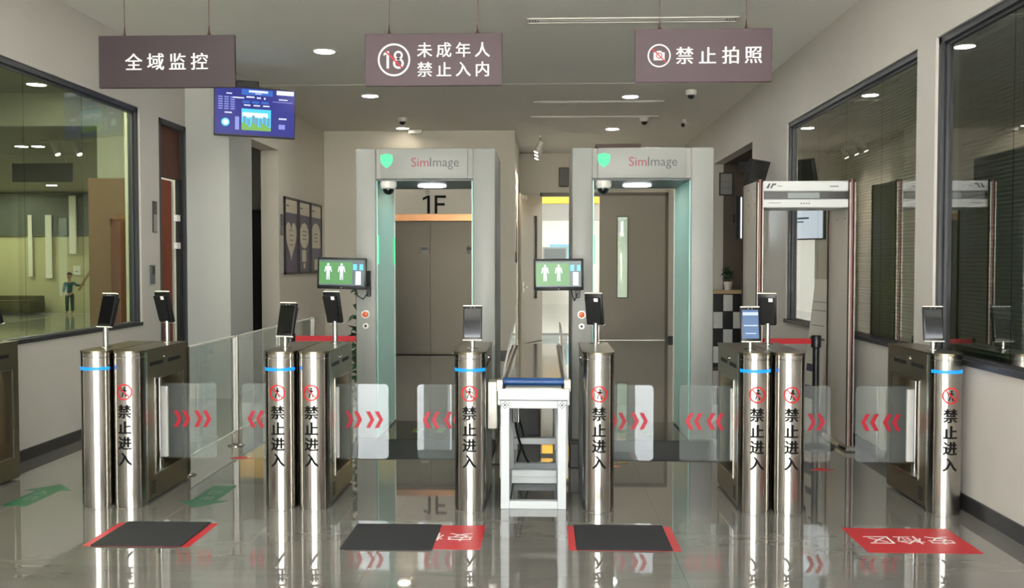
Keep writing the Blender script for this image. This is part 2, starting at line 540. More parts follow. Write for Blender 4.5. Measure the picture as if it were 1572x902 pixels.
# ------------------------------------------------------------------ windows
def pane_window(name, x, thick, y0, y1, z0, z1, seams, gmat, sign):
    """frame round an opening in a side wall, with butt-jointed panes; sign = +1 for the right wall"""
    fr = B(); w_ = 0.045
    xa, xb = (x + 0.02, x + 0.11) if sign > 0 else (x - 0.11, x - 0.02)
    fr.box(xa, xb, y0, y1, z0, z0 + w_ * 0.8); fr.box(xa, xb, y0, y1, z1 - w_, z1)
    fr.box(xa, xb, y0, y0 + w_, z0, z1); fr.box(xa, xb, y1 - w_, y1, z0, z1)
    # inner bead
    xc = (xa + xb) / 2
    fr.box(xc - 0.02, xc + 0.02, y1 - w_ - 0.03, y1 - w_, z0, z1); fr.box(xc - 0.02, xc + 0.02, y0, y1, z1 - w_ - 0.02, z1 - w_)
    # sill lip
    lip = (x - 0.02, x + 0.03) if sign > 0 else (x - 0.03, x + 0.012)
    fr.box(lip[0], lip[1], y0, y1, z0 - 0.005, z0 + 0.03)
    o = struct(name, fr, 'window_frame')
    ys = [y0 + w_] + seams + [y1 - w_]
    for a, c in zip(ys, ys[1:]):
        g = B(); g.box(xc - 0.004, xc + 0.004, a + 0.002, c - 0.002, z0 + 0.04, z1 - w_)
        obj('pane', g, gmat, o)
    return o
pane_window('window_1', XL, T, WY0, WY1, WZ0, WZ1, [5.55, 6.5, 7.46, 8.42], 'window_glass', -1)
pane_window('window_2', XR, T, AY0, AY1, RZ0, RZ1, [7.75, 8.65, 9.5], 'blind_window_glass', 1)
pane_window('window_3', XR, T, BY0, BY1, RZ0, RZ1, [3.6, 4.6, 5.6], 'dark_window_glass', 1)

# ---- office behind the right windows
b = B()
b.box(XR + T, 6.6, 1.5, 1.6, 0, 3.5); b.box(6.5, 6.6, 1.5, 11.6, 0, 3.5); b.box(XR + T, 6.6, 11.5, 11.6, 0, 3.5)
struct('wall_office', b, 'dim_wall')
b = B(); b.box(XR + T, 6.6, 1.5, 11.6, -0.1, -0.002); struct('floor_office', b, 'dim_floor')
b = B(); b.box(XR + T, 6.6, 1.5, 11.6, 3.4, 3.5); struct('ceiling_office', b, 'paint')

slat_cache = {}
def blind(y0, y1, label):
    t = thing('window_blind', label, 'blind', (XR + 0.15, (y0 + y1) / 2, RZ0 + 0.05), 0, 'venetian blinds behind the right windows')
    L = y1 - y0; top = RZ1 - RZ0 - 0.12
    h = B(); h.box(-0.02, 0.02, -L / 2, L / 2, top - 0.03, top); obj('headrail', h, 'slat', t)
    if L not in slat_cache:
        s = B(); s.box(-0.0125, 0.0125, -L / 2, L / 2, -0.0006, 0.0006); slat_cache[L] = s.mesh('slat'); slat_cache[L].materials.append(M['slat'])
    z = top - 0.06; k = 0
    while z > 0.04:
        link('slat', slat_cache[L], None, t, (0, 0, z), (0, R(-40), 0)); z -= 0.027; k += 1
    h = B(); h.box(-0.012, 0.012, -L / 2, L / 2, 0.01, 0.025); obj('bottom_rail', h, 'slat', t)
    h = B()
    for yy in (-L * 0.36, 0, L * 0.36): h.box(-0.016, -0.0145, yy - 0.002, yy + 0.002, 0.02, top)
    obj('cord', h, 'slat', t)
blind(9.52 - 0.82, 9.50, 'olive venetian blind in the far right-hand window, farthest from the steel gates')
blind(7.78, 8.66, 'olive venetian blind behind the walk-through metal detector, middle of its window')
blind(6.94, 7.74, 'olive venetian blind beside the white wall strip between the two right windows')
blind(5.56, 6.46, 'dark green venetian blind behind the steel gate by the right wall')
blind(4.56, 5.52, 'venetian blind at the right edge of the picture, nearest of the row')

# ------------------------------------------------------------------ left office seen through the glass
b = B()
b.box(-5.5, -5.3, 11.5, 12.32, 0, ZC); b.box(-5.3, XL - T, 11.38, 11.49, 0, ZC); b.box(-18, -5.5, 12.2, 12.32, 3.35, ZC)
struct('wall_meeting_room', b, 'office_grey')
b = B()
b.box(-18, -4.3, 29, 29.1, 0, ZC); b.box(-18.1, -18, 3, 29.1, 0, ZC); b.box(-5.4, -5.3, 15.1, 29.1, 0, ZC); b.box(-18, XL - T, 3.0, 3.1, 0, ZC)
struct('wall_office_far', b, 'dim_wall_warm')
b = B(); b.box(-18, XL - T, 3, 29.1, -0.1, -0.002); struct('floor_office_left', b, 'dim_floor')
b = B(); b.box(-18, XL - T, 3, 29.1, ZC, ZC + 0.1); struct('ceiling_office_left', b, 'dim_wall')

# wooden cabinet inside the office, at the end of the window
t = thing('wooden_cabinet', 'tall brown wooden cabinet behind the glass at the right end of the left window', 'cabinet', (-4.80, 10.65, 0))
b = B(); b.box(-0.26, 0.3, -0.3, 0.5, 0, 2.5, bev=0.006); obj('carcass', b, 'cabinet_oak', t)
b = B(); b.box(0.0, 0.27, -0.325, -0.302, 0.05, 2.05, bev=0.004); d_ = obj('door', b, 'cabinet_red', t); d_['label'] = 'darker red-brown door'
b = B(); b.box(0.0, 0.012, -0.335, -0.326, 1.95, 2.05); obj('hinge', b, 'copper', d_)
b = B(); b.cyl((0.24, -0.35, 1.0), (0.24, -0.35, 1.15), 0.006, n=8); b.box(0.234, 0.246, -0.35, -0.326, 1.0, 1.01); b.box(0.234, 0.246, -0.35, -0.326, 1.14, 1.15); obj('handle', b, 'steel_light', d_)

b = B(); b.box(-17.2, -13.9, 28.94, 28.95, 2.4, 3.75); b.cyl((-17.2, 28.93, 3.72), (-13.9, 28.93, 3.72), 0.03, n=12); b.cyl((-17.2, 28.945, 2.41), (-13.9, 28.945, 2.41), 0.012, n=8)
tag(obj('roller_blind', b, 'machine_grey'), 'wide dark roller blind high on the far wall of the left office', 'blind')
t = thing('office_banner', 'dark grey banner panel hung under the ceiling deep inside the left office', 'panel', (-10.7, 19.9, 3.29))
b = B(); b.box(-0.66, 0.66, -0.02, 0.02, 0, 0.4, bev=0.004); obj('board', b, 'machine_grey', t)
b = B()
for x in (-0.5, 0.5): b.cyl((x, 0, 0.4), (x, 0, 0.48), 0.005, n=6)
obj('wire', b, 'steel_light', t)
for k, (x0, x1, z0, z1, lb) in enumerate([(-16.05, -15.92, 1.15, 3.06, 'white vertical strip panel on the far office wall, above the sofa end'),
                                          (-15.5, -15.3, 1.1, 3.06, 'white vertical strip panel on the far office wall, between sofa and standing person')]):
    b = B(); b.box(x0, x1, 28.90, 28.93, z0, z1, bev=0.004); tag(obj('strip_panel', b, 'white_print'), lb, 'panel', 'white strips on the far office wall')
b = B(); b.box(-14.69, -14.48, 28.8, 28.87, 1.85, 3.65, bev=0.004); tag(obj('column_panel', b, 'white_print'), 'tall white panel on the far office wall right above the standing person', 'panel')
b = B(); b.box(-14.66, -14.44, 28.96, 28.995, 1.19, 1.48); b.box(-14.6, -14.5, 28.955, 28.96, 1.3, 1.32, 1)
tag(obj('paper_notice', b, ['white_print', 'brand_grey']), 'small square white paper on the far office wall beside the standing person', 'notice')

t = thing('sofa', 'low olive sofa along the far wall of the left office', 'sofa', (-16.5, 28.4, 0), 0)
b = B(); b.box(-1.3, 1.0, -0.45, 0.45, 0.06, 0.38, bev=0.03, seg=2); obj('base', b, 'olive_sofa', t)
b = B(); b.box(-1.3, 1.0, 0.22, 0.45, 0.3, 0.56, bev=0.05, seg=2); obj('backrest', b, 'olive_sofa', t)
for x in (-1.3, 0.8):
    b = B(); b.box(x, x + 0.2, -0.45, 0.3, 0.3, 0.46, bev=0.04, seg=2); obj('armrest', b, 'olive_sofa', t)
for x in (-1.09, -0.15):
    b = B(); b.box(x, x + 0.92, -0.43, 0.22, 0.36, 0.43, bev=0.03, seg=2); obj('seat_cushion', b, 'olive_sofa', t)

# the person in the office: one grown surface, clothes as children
def skinned(name, joints, edges, mname, parent, sub=2, root=0):
    me = bpy.data.meshes.new(name)
    me.from_pydata([j[:3] for j in joints], edges, [])
    o = bpy.data.objects.new(name, me); COL.objects.link(o)
    sk = o.modifiers.new('skin', 'SKIN'); sk.use_smooth_shade = True
    ss = o.modifiers.new('sub', 'SUBSURF'); ss.levels = sub; ss.render_levels = sub
    for i, v in enumerate(me.skin_vertices[0].data):
        v.radius = (joints[i][3], joints[i][4] if len(joints[i]) > 4 else joints[i][3]); v.use_root = (i == root)
    dg = bpy.context.evaluated_depsgraph_get(); dg.update()
    m2 = bpy.data.meshes.new_from_object(o.evaluated_get(dg), depsgraph=dg)
    bpy.data.objects.remove(o)
    m2.materials.clear(); m2.materials.append(M[mname])
    return link(name, m2, None, parent)
pt = thing('person', 'small person in dark teal clothes with one arm held out, in the left office', 'person', (-14.5, 28.4, 0), R(8))
J = [(0, 0, 0.62, 0.085, 0.06), (0, 0, 0.75, 0.08, 0.055), (0, 0, 0.90, 0.09, 0.06), (0, 0, 1.0, 0.05, 0.045), (0, 0, 1.06, 0.032, 0.032),
     (0, -0.01, 1.13, 0.066, 0.07), (0, -0.008, 1.2, 0.062, 0.07), (0, -0.005, 1.25, 0.035, 0.04),
     (0.07, 0, 0.58, 0.06, 0.06), (0.075, 0, 0.33, 0.042, 0.042), (0.08, 0.01, 0.07, 0.03, 0.03), (0.082, -0.09, 0.03, 0.024, 0.02),
     (-0.07, 0, 0.58, 0.06, 0.06), (-0.075, 0, 0.33, 0.042, 0.042), (-0.08, 0.01, 0.07, 0.03, 0.03), (-0.082, -0.09, 0.03, 0.024, 0.02),
     (0.13, 0, 0.97, 0.036), (0.25, -0.05, 0.88, 0.03), (0.40, -0.08, 0.90, 0.022), (0.45, -0.09, 0.905, 0.022, 0.014),
     (-0.13, 0, 0.97, 0.036), (-0.165, 0.01, 0.79, 0.03), (-0.165, -0.03, 0.62, 0.021), (-0.163, -0.04, 0.57, 0.022, 0.014)]
E_ = [(0, 1), (1, 2), (2, 3), (3, 4), (4, 5), (5, 6), (6, 7), (0, 8), (8, 9), (9, 10), (10, 11), (0, 12), (12, 13), (13, 14), (14, 15),
      (2, 16), (16, 17), (17, 18), (18, 19), (2, 20), (20, 21), (21, 22), (22, 23)]
nb = len(J)
for k, (dz, ln) in enumerate([(0.016, 0.040), (0.006, 0.046), (-0.004, 0.043), (-0.014, 0.034)]):
    J += [(0.475, -0.092, 0.905 + dz, 0.006), (0.475 + ln, -0.10, 0.903 + dz * 1.3, 0.005)]
    E_ += [(19, len(J) - 2), (len(J) - 2, len(J) - 1)]
    J += [(-0.163, -0.045 + dz, 0.548, 0.006), (-0.160, -0.05 + dz * 1.3, 0.548 - ln, 0.005)]
    E_ += [(23, len(J) - 2), (len(J) - 2, len(J) - 1)]
J += [(0.45, -0.095, 0.935, 0.007), (-0.16, -0.075, 0.56, 0.007)]
E_ += [(19, len(J) - 2), (23, len(J) - 1)]
body = skinned('body', J, E_, 'skin', pt)
skinned('shirt', [(0, 0, 0.60, 0.098, 0.075), (0, 0, 0.76, 0.094, 0.07), (0, 0, 0.91, 0.105, 0.075), (0, 0, 1.0, 0.06, 0.055),
                  (0.13, 0, 0.965, 0.05), (0.25, -0.05, 0.88, 0.042), (0.37, -0.075, 0.897, 0.033), (-0.13, 0, 0.965, 0.05), (-0.167, 0.01, 0.79, 0.042), (-0.167, -0.022, 0.66, 0.034)],
        [(0, 1), (1, 2), (2, 3), (2, 4), (4, 5), (5, 6), (2, 7), (7, 8), (8, 9)], 'teal_cloth', pt)
skinned('trousers', [(0, 0, 0.64, 0.095, 0.075), (0.072, 0, 0.56, 0.072, 0.072), (0.077, 0, 0.33, 0.056), (0.081, 0.008, 0.09, 0.05), (-0.072, 0, 0.56, 0.072, 0.072), (-0.077, 0, 0.33, 0.056), (-0.081, 0.008, 0.09, 0.05)],
        [(0, 1), (1, 2), (2, 3), (0, 4), (4, 5), (5, 6)], 'teal_trousers', pt)
b = B()
r_ = bmesh.ops.create_uvsphere(b.bm, u_segments=18, v_segments=12, radius=1)
for v in r_['verts']: v.co = Vector((v.co.x * 0.076, v.co.y * 0.082 + 0.012, v.co.z * 0.075 + 1.215))
bmesh.ops.delete(b.bm, geom=[v for v in b.bm.verts if v.co.z < 1.2 and v.co.y < -0.03], context='VERTS')
obj('hair', b, 'hair', pt)
b = B()
for s in (-1, 1):
    b.disc((s * 0.025, 1.15), 0.007, -0.085, -0.07, 'XZ', 10)
    b.box(s * 0.066 - 0.006, s * 0.066 + 0.006, -0.012, 0.012, 1.12, 1.16, 1, bev=0.004)
b.box(-0.008, 0.008, -0.09, -0.065, 1.11, 1.14, 1, bev=0.004); b.box(-0.02, 0.02, -0.08, -0.065, 1.085, 1.092, 2)
obj('face', b, ['hair', 'skin', 'brand_red'], pt)
b = B(); b.box(-0.035, 0.035, -0.02, 0.02, -0.55, 0.55, bev=0.005)
o = obj('leaning_board', b, 'wood_panel', None, (-13.86, 28.28, 1.2), (0, R(32), 0))
tag(o, 'narrow brown board held up at a slant by the small person in the left office', 'board')

# ceiling lights
lamp_proto = {}
def downlight(x, y, z, label, group, r=0.1, soft=False):
    t = thing('downlight', label, 'ceiling light', (x, y, z), 0, group)
    r0 = r
    if soft: r0 = -r
    if r0 not in lamp_proto:
        q = B(); q.lathe([(r * 1.22, 0.0), (r * 1.22, -0.006), (r * 1.05, -0.012), (r * 1.0, -0.004), (r * 1.0, 0.0)], n=28); a = q.mesh('trim_ring'); a.materials.append(M['lamp_rim'])
        q = B(); q.disc((0, 0), r, -0.008, -0.002, 'XY', 28); c = q.mesh('diffuser'); c.materials.append(M['lamp_soft' if soft else 'lamp_white'])
        lamp_proto[r0] = (a, c)
    link('trim_ring', lamp_proto[r0][0], None, t); link('diffuser', lamp_proto[r0][1], None, t)
GL = 'round downlights in the hall ceiling'
for x, y, lb in [(-2.3, 9.9, 'brightest round downlight, between the left and middle hanging signs'),
                 (1.14, 9.9, 'round downlight above and behind the right hanging sign'),
                 (-2.3, 12.51, 'round downlight just below the left corner of the middle hanging sign'),
                 (1.145, 12.68, 'round downlight left of the bottom of the right hanging sign'),
                 (-2.32, 15.52, 'small round downlight above the left white scanner'),
                 (1.125, 15.71, 'small round downlight above the right white scanner'),
                 (-2.3, 7.15, 'round hall downlight over the left gates, above the frame'), (1.14, 7.15, 'round hall downlight over the right gates, above the frame'),
                 (-2.3, 4.4, 'round hall downlight in front of the left gates, above the frame'), (1.14, 4.4, 'round hall downlight in front of the right gates, above the frame'),
                 (-2.3, 1.6, 'round hall downlight left beside the camera, above the frame'), (1.14, 1.6, 'round hall downlight right beside the camera, above the frame')]:
    downlight(x, y, ZC if y < 11.78 else ZC - 0.004, lb, GL, soft=y > 15 and x < 0)
for x, lb in [(-9.92, 'left one of the twin downlights inside the left office'), (-9.6, 'right one of the twin downlights inside the left office')]:
    downlight(x, 17.7, ZC, lb, 'twin downlights in the left office', 0.11)
downlight(-6.3, 11.6, ZC, 'single downlight inside the left office near the top of the window', 'office downlights', 0.11, True)
for x, y, lb in [(-14.5, 24.0, 'added office downlight over the sofa side of the left office'), (-9.0, 22.0, 'added office downlight right of the hanging banner in the left office'), (-12.0, 20.0, 'added office downlight left of the hanging banner in the left office'), (-12.0, 14.5, 'added office downlight on the left behind the office header'), (-7.0, 6.0, 'added office downlight beside the near end of the left window'), (-6.4, 9.6, 'added office downlight before the office header'), (-14.0, 26.5, 'added office downlight near the far wall of the left office'), (-11.5, 26.5, 'added office downlight near the far right corner of the left office'), (-8.5, 8.0, 'added office downlight near the left window')]:
    downlight(x, y, ZC, lb, 'office downlights', 0.14)  # extra downlights added to brighten the left office
downlight(4.8, 9.2, 3.4, 'added small downlight inside the right office near the far window', 'added right office downlights', 0.06)  # this and the next lamp are added to light the blinds
downlight(4.8, 5.2, 3.4, 'added small downlight inside the right office near the near window', 'added right office downlights', 0.05)

downlight(-4.5, 12.6, 3.5, 'added downlight inside the opening left of the posters', 'added store downlight', 0.09, True)  # unseen lamp added to lighten the store wall
# linear ceiling diffusers
def air_slot(x0, x1, y, z, label, w_=0.11):
    t = thing('air_diffuser', label, 'air vent', ((x0 + x1) / 2, y, z), 0, 'linear air diffusers in the hall ceiling')
    L = (x1 - x0) / 2
    b = B(); b.box(-L, L, -w_ / 2, -w_ / 2 + 0.014, -0.012, 0); b.box(-L, L, w_ / 2 - 0.014, w_ / 2, -0.012, 0)
    b.box(-L, -L + 0.014, -w_ / 2, w_ / 2, -0.012, 0); b.box(L - 0.014, L, -w_ / 2, w_ / 2, -0.012, 0)
    obj('frame', b, 'lamp_rim', t)
    b = B(); b.box(-L + 0.01, L - 0.01, -w_ / 2 + 0.012, w_ / 2 - 0.012, -0.003, 0); obj('slot', b, 'machine_groove', t)
    for k in (-1, 1):
        b = B(); b.box(-L + 0.01, L - 0.01, k * 0.018 - 0.01, k * 0.018 + 0.01, -0.008, -0.004); obj('vane', b, 'lamp_rim', t)
    b = B()
    for k in range(4):
        b.box(-L + 0.03 + k * 0.025, -L + 0.04 + k * 0.025, -0.035, 0.035, -0.011, -0.0085); b.box(L - 0.04 - k * 0.025, L - 0.03 - k * 0.025, -0.035, 0.035, -0.011, -0.0085)
    obj('end_louver', b, 'brand_grey', t)
air_slot(-0.165, 1.77, 8.73, ZC, 'long linear air diffuser above the right hanging sign', 0.16)
air_slot(-0.15, 1.64, 13.07, ZC - 0.004, 'linear air diffuser between the two downlights over the right scanner', 0.09)
air_slot(-0.2, 1.72, 14.4, ZC - 0.004, 'rearmost linear air diffuser above the right scanner', 0.09)

# dome cameras
dome_cache = []
def dome(x, y, z, label, s=1.0, up=True, group='dome cameras'):
    t = thing('dome_camera', label, 'camera', (x, y, z), 0, group)
    if not dome_cache:
        q = B(); q.lathe([(0.062, 0.0), (0.064, -0.03), (0.056, -0.052), (0.046, -0.058)], n=24); a = q.mesh('housing'); a.materials.append(M['lamp_rim'])
        q = B(); q.lathe([(0.044, -0.056), (0.043, -0.07), (0.034, -0.088), (0.018, -0.099), (0.002, -0.102)], n=24); c = q.mesh('dome'); c.materials.append(M['screen_off'])
        dome_cache.extend((a, c))
    link('housing', dome_cache[0], None, t).scale = (s, s, s); link('dome', dome_cache[1], None, t).scale = (s, s, s)
ZR = ZC - 0.004
dome(-2.16, 14.42, ZR, 'black dome camera on the ceiling above the left scanner', 1.1)
dome(1.887, 12.28, ZR, 'dome camera on the ceiling just under the right hanging sign', 1.1)
dome(1.526, 14.54, ZR, 'dome camera on the rear air diffuser, above the right scanner', 1.1)
t = thing('bullet_camera', 'small white camera on the ceiling right of the rear air diffuser', 'camera', (2.17, 14.76, ZR))
b = B(); b.cyl((0, 0, 0), (0, 0, -0.05), 0.03, n=16); obj('mount', b, 'lamp_rim', t)
b = B(); b.cyl((-0.03, -0.04, -0.09), (0.03, 0.06, -0.06), 0.04, n=18); obj('housing', b, 'lamp_rim', t)
b = B(); b.cyl((-0.033, -0.045, -0.0915), (-0.028, -0.037, -0.089), 0.033, n=18); obj('lens', b, 'screen_off', t)
t = thing('ceiling_sign', 'small white box fitting on the ceiling above the left scanner', 'fitting', (-2.13, 15.7, ZR))
b = B(); b.box(-0.11, 0.11, -0.05, 0.05, -0.07, -0.01, bev=0.004); obj('box', b, 'lamp_rim', t)
b = B(); b.box(-0.06, 0.06, -0.03, 0.03, -0.01, 0); obj('mount', b, 'machine_groove', t)

# track lights in the passage
t = thing('track_light', 'white track spotlights on the passage ceiling left of the right scanner', 'ceiling light', (-0.07, 17.4, ZR))
b = B(); b.box(-0.02, 0.02, -0.9, 0.9, -0.025, 0, bev=0.003); obj('track', b, 'lamp_rim', t)
for y in (-0.75, -0.25, 0.3):
    b = B(); b.cyl((0, y, -0.025), (0, y, -0.11), 0.014, n=10); obj('stem', b, 'lamp_rim', t)
    b = B(); b.cyl((0.02, y, -0.09), (-0.07, y, -0.27), 0.045, n=18); hd = obj('spot_head', b, 'lamp_rim', t)
    b = B(); b.cyl((-0.071, y, -0.272), (-0.074, y, -0.278), 0.036, n=18); obj('lens', b, 'panel_lamp', hd)
for y in (16.65, 17.15, 17.7):
    l = bpy.data.lights.new('track_spot', 'SPOT'); l.energy = 45; l.spot_size = R(70); l.spot_blend = 0.6; l.shadow_soft_size = 0.03; l.color = (1, 0.9, 0.72)
    lo = bpy.data.objects.new('track_spot', l); COL.objects.link(lo); lo.location = (-0.155, y, ZR - 0.3)
    lo.rotation_euler = Vector((-0.335, 0, -0.9)).to_track_quat('-Z', 'Y').to_euler()
for x, y, lb in [(-5.0, 6.2, 'added fill panel hidden above the left window, near end'), (-5.0, 8.6, 'added fill panel hidden above the left window, far end'), (-6.4, 20.0, 'added fill panel of the left office behind the header, near'), (-7.2, 25.5, 'added fill panel of the left office behind the header, far'), (-16.8, 22.0, 'added fill panel over the far left of the left office'), (-16.8, 27.0, 'added fill panel over the sofa end of the left office')]:  # out-of-view panels added as fill light for the left office
    t = thing('added_fill_panel', lb, 'ceiling light', (x, y, ZC))
    b = B(); b.box(-0.32, 0.32, -0.62, 0.62, -0.03, 0); obj('frame', b, 'lamp_rim', t)
    b = B(); b.box(-0.28, 0.28, -0.58, 0.58, -0.036, -0.03); obj('diffuser', b, 'office_fill', t)
t = thing('office_track_light', 'pair of white track spotlights inside the left office, under its ceiling', 'ceiling light', (-8.2, 16.0, ZC))
b = B(); b.box(-0.45, 0.45, -0.02, 0.02, -0.14, -0.115, bev=0.003)
for x in (-0.3, 0.3): b.cyl((x, 0, -0.115), (x, 0, 0), 0.01, n=8)
obj('track', b, 'lamp_rim', t)
for x in (-0.22, 0.16):
    b = B(); b.cyl((x, 0, -0.14), (x + 0.1, -0.03, -0.36), 0.05, n=18); hd = obj('spot_head', b, 'lamp_rim', t)
    b = B(); b.cyl((x + 0.101, -0.03, -0.362), (x + 0.104, -0.031, -0.368), 0.04, n=18); obj('lens', b, 'panel_lamp', hd)
t = thing('recessed_panel', 'square recessed light coffer on the passage ceiling', 'fitting', (-0.3, 18.2, ZR))
b = B(); b.box(-0.16, 0.16, -0.4, 0.4, -0.01, 0); obj('frame', b, 'lamp_rim', t)

# ------------------------------------------------------------------ hanging signs
def hanging_sign(x0, x1, z0, z1, label, mname, draw, wires, y=6.0):
    cx = (x0 + x1) / 2
    t = thing('hanging_sign', label, 'sign', (cx, y, z0), 0, 'plum hanging signs')
    hw, h = (x1 - x0) / 2, z1 - z0
    b = B(); b.box(-hw, hw, 0, 0.025, 0, h, bev=0.003); pn = obj('panel', b, mname, t)
    b = B(); draw(b, h); obj('lettering', b, ['white_print', 'brand_red', 'red_chevron'], pn)
    for wx in wires:
        wx -= cx
        b = B(); b.lathe([(0.012, h), (0.006, h + 0.02), (0.003, h + 0.06)], (wx, 0.0125, 0), 10); obj('hook', b, 'brown_metal', t)
        b = B(); b.cyl((wx, 0.0125, h + 0.05), (wx, 0.0125, ZC - z0), 0.0022, n=6); obj('wire', b, 'brown_metal', t)
    return t
def draw1(b, h):
    letters(b, '全域监控', 0.115, 0.1415, 0.0, h * 0.5, -0.002, 0.014)
def slash(b, c, r, w_, y0, y1, m):
    d = r / math.sqrt(2); e = w_ / 2 / math.sqrt(2)
    b.prism([(c[0] - d - e, c[1] + d - e), (c[0] - d + e, c[1] + d + e), (c[0] + d + e, c[1] - d + e), (c[0] + d - e, c[1] - d - e)], y0, y1, 'XZ', m)
def draw2(b, h):
    c = (-0.25, h * 0.5)
    b.ring(c, 0.092, 0.103, -0.003, -0.0005)
    b.prism([(c[0] - 0.032, c[1] - 0.054), (c[0] - 0.032, c[1] + 0.054), (c[0] - 0.045, c[1] + 0.054), (c[0] - 0.066, c[1] + 0.04), (c[0] - 0.066, c[1] + 0.026), (c[0] - 0.047, c[1] + 0.037), (c[0] - 0.047, c[1] - 0.054)], -0.003, -0.001)
    b.ring((c[0] + 0.028, c[1] + 0.028), 0.016, 0.028, -0.003, -0.001); b.ring((c[0] + 0.028, c[1] - 0.022), 0.021, 0.034, -0.003, -0.001)
    slash(b, c, 0.072, 0.011, -0.0048, -0.0036, 2)
    letters(b, '未成年人', 0.1, 0.122, 0.128, h * 0.685, -0.002, 0.014)
    letters(b, '禁止入内', 0.1, 0.122, 0.128, h * 0.315, -0.002, 0.014)
def draw3(b, h):
    c = (-0.276, h * 0.5)
    b.ring(c, 0.064, 0.072, -0.003, -0.0005)
    b.box(c[0] - 0.034, c[0] + 0.034, -0.0025, -0.0005, c[1] - 0.028, c[1] + 0.02); b.box(c[0] - 0.014, c[0] + 0.014, -0.0025, -0.0005, c[1] + 0.019, c[1] + 0.03)
    b.ring(c, 0.013, 0.02, -0.0036, -0.0026, m=1)
    slash(b, c, 0.062, 0.008, -0.0052, -0.004, 2)
    letters(b, '禁止拍照', 0.115, 0.1425, 0.097, h * 0.5, -0.002, 0.014)
hanging_sign(-2.851, -1.969, 2.677, 3.01, 'plum hanging sign with four white characters, in front of the wall television', 'sign_plum_shaded', draw1, (-2.685, -2.138))
hanging_sign(-1.136, -0.265, 2.679, 3.008, 'plum hanging sign with crossed-out 18 in a circle and two rows of white characters', 'sign_plum', draw2, (-0.983, -0.421))
hanging_sign(0.57, 1.424, 2.692, 3.023, 'plum hanging sign with a crossed-out camera and four white characters', 'sign_plum', draw3, (0.725, 1.264))

# ------------------------------------------------------------------ gates
R0 = 0.1
GC = {}
def cached(key, fn, mats):
    if key not in GC:
        me = fn(); 
        for mm in mats: me.materials.append(M[mm])
        GC[key] = me
    return GC[key]
def g_column():
    b = B(); b.lathe([(R0 - 0.004, 0.0), (R0 - 0.004, 0.012), (R0, 0.014), (R0, 0.955), (R0 - 0.0015, 0.957), (R0 - 0.0015, 0.96), (R0, 0.962), (R0, 0.985)], (0, 0.1, 0), 48)
    return b.mesh('column')
def g_lid():
    b = B(); pts = [(R0 * 1.02 * math.cos(t), 0.1 + R0 * 1.02 * math.sin(t)) for t in [PI + PI * i / 24 for i in range(25)]] + [(0.102, 0.802), (-0.102, 0.802)]
    b.prism(pts, 0.985, 1.0, 'XY'); return b.mesh('lid')
def g_body(s):
    """s = side of the lane opening (+1 / -1); the other side is closed"""
    def f():
        b = B(); W_ = 0.097
        b.box(-W_, W_, 0.13, 0.8, 0.80, 0.985); b.box(-W_, W_, 0.13, 0.8, 0.015, 0.17)
        b.box(-W_, W_, 0.13, 0.25, 0.17, 0.80); b.box(-W_, W_, 0.725, 0.8, 0.17, 0.80)
        b.box(-W_ if s > 0 else W_ - 0.012, -W_ + 0.012 if s > 0 else W_, 0.25, 0.725, 0.17, 0.80)
        return b.mesh('body')
    return f
def g_frame(s):
    def f():
        b = B(); x0, x1 = (0.097, 0.1005) if s > 0 else (-0.1005, -0.097)
        b.box(x0, x1, 0.245, 0.26, 0.165, 0.805); b.box(x0, x1, 0.715, 0.73, 0.165, 0.805); b.box(x0, x1, 0.245, 0.73, 0.795, 0.805); b.box(x0, x1, 0.245, 0.73, 0.165, 0.175)
        return b.mesh('opening_frame')
    return f
def g_slot():
    b = B(); b.box(-0.099, 0.099, 0.0, 0.21, 0.888, 0.912); return b.mesh('card_slot')
def g_vent():
    b = B(); b.box(-0.0985, 0.0985, 0.17, 0.24, 0.05, 0.058); return b.mesh('vent_slot')
def g_knob():
    b = B(); b.cyl((-0.104, 0.415, 0.93), (0.104, 0.415, 0.93), 0.014, n=14); return b.mesh('lock')
def g_pole():
    b = B(); b.cyl((0, 0.55, 0.17), (0, 0.55, 0.80), 0.014, n=16); b.cyl((0, 0.55, 0.17), (0, 0.55, 0.20), 0.022, n=16); b.cyl((0, 0.55, 0.77), (0, 0.55, 0.80), 0.022, n=16); return b.mesh('hinge_post')
def g_clamp(s):
    def f():
        b = B(); b.box(*sorted((s * 0.012, s * 0.058)), 0.535, 0.565, 0.22, 0.71, bev=0.003)
        for z in (0.26, 0.46, 0.66): b.cyl((s * 0.035, 0.53, z), (s * 0.035, 0.536, z), 0.006, n=8)
        return b.mesh('clamp')
    return f
def g_panel(s):
    def f():
        b = B(); r = 0.03; x0, x1, z0, z1 = 0.03, 0.40, 0.215, 0.73
        pts = [(x0, z0)] + [(x1 - r + r * math.sin(t), z0 + r - r * math.cos(t)) for t in [PI / 2 * i / 6 for i in range(7)]] + [(x1 - r + r * math.cos(t), z1 - r + r * math.sin(t)) for t in [PI / 2 * i / 6 for i in range(7)]] + [(x0, z1)]
        b.prism([(s * p[0], p[1]) for p in pts], 0.546, 0.554, 'XZ'); return b.mesh('glass_panel')
    return f
def g_chev(s):
    def f():
        b = B(); z = 0.485
        def ch(x, w_=0.028, d=0.058, h=0.057):
            b.prism([(s * (x), z + h), (s * (x + w_), z + h), (s * (x + d + 0.0), z), (s * (x + w_), z - h), (s * x, z - h), (s * (x + d - w_), z)], 0.5435, 0.5455, 'XZ')
        ch(0.245); ch(0.305); ch(0.10); ch(0.16)
        return b.mesh('chevrons')
    return f
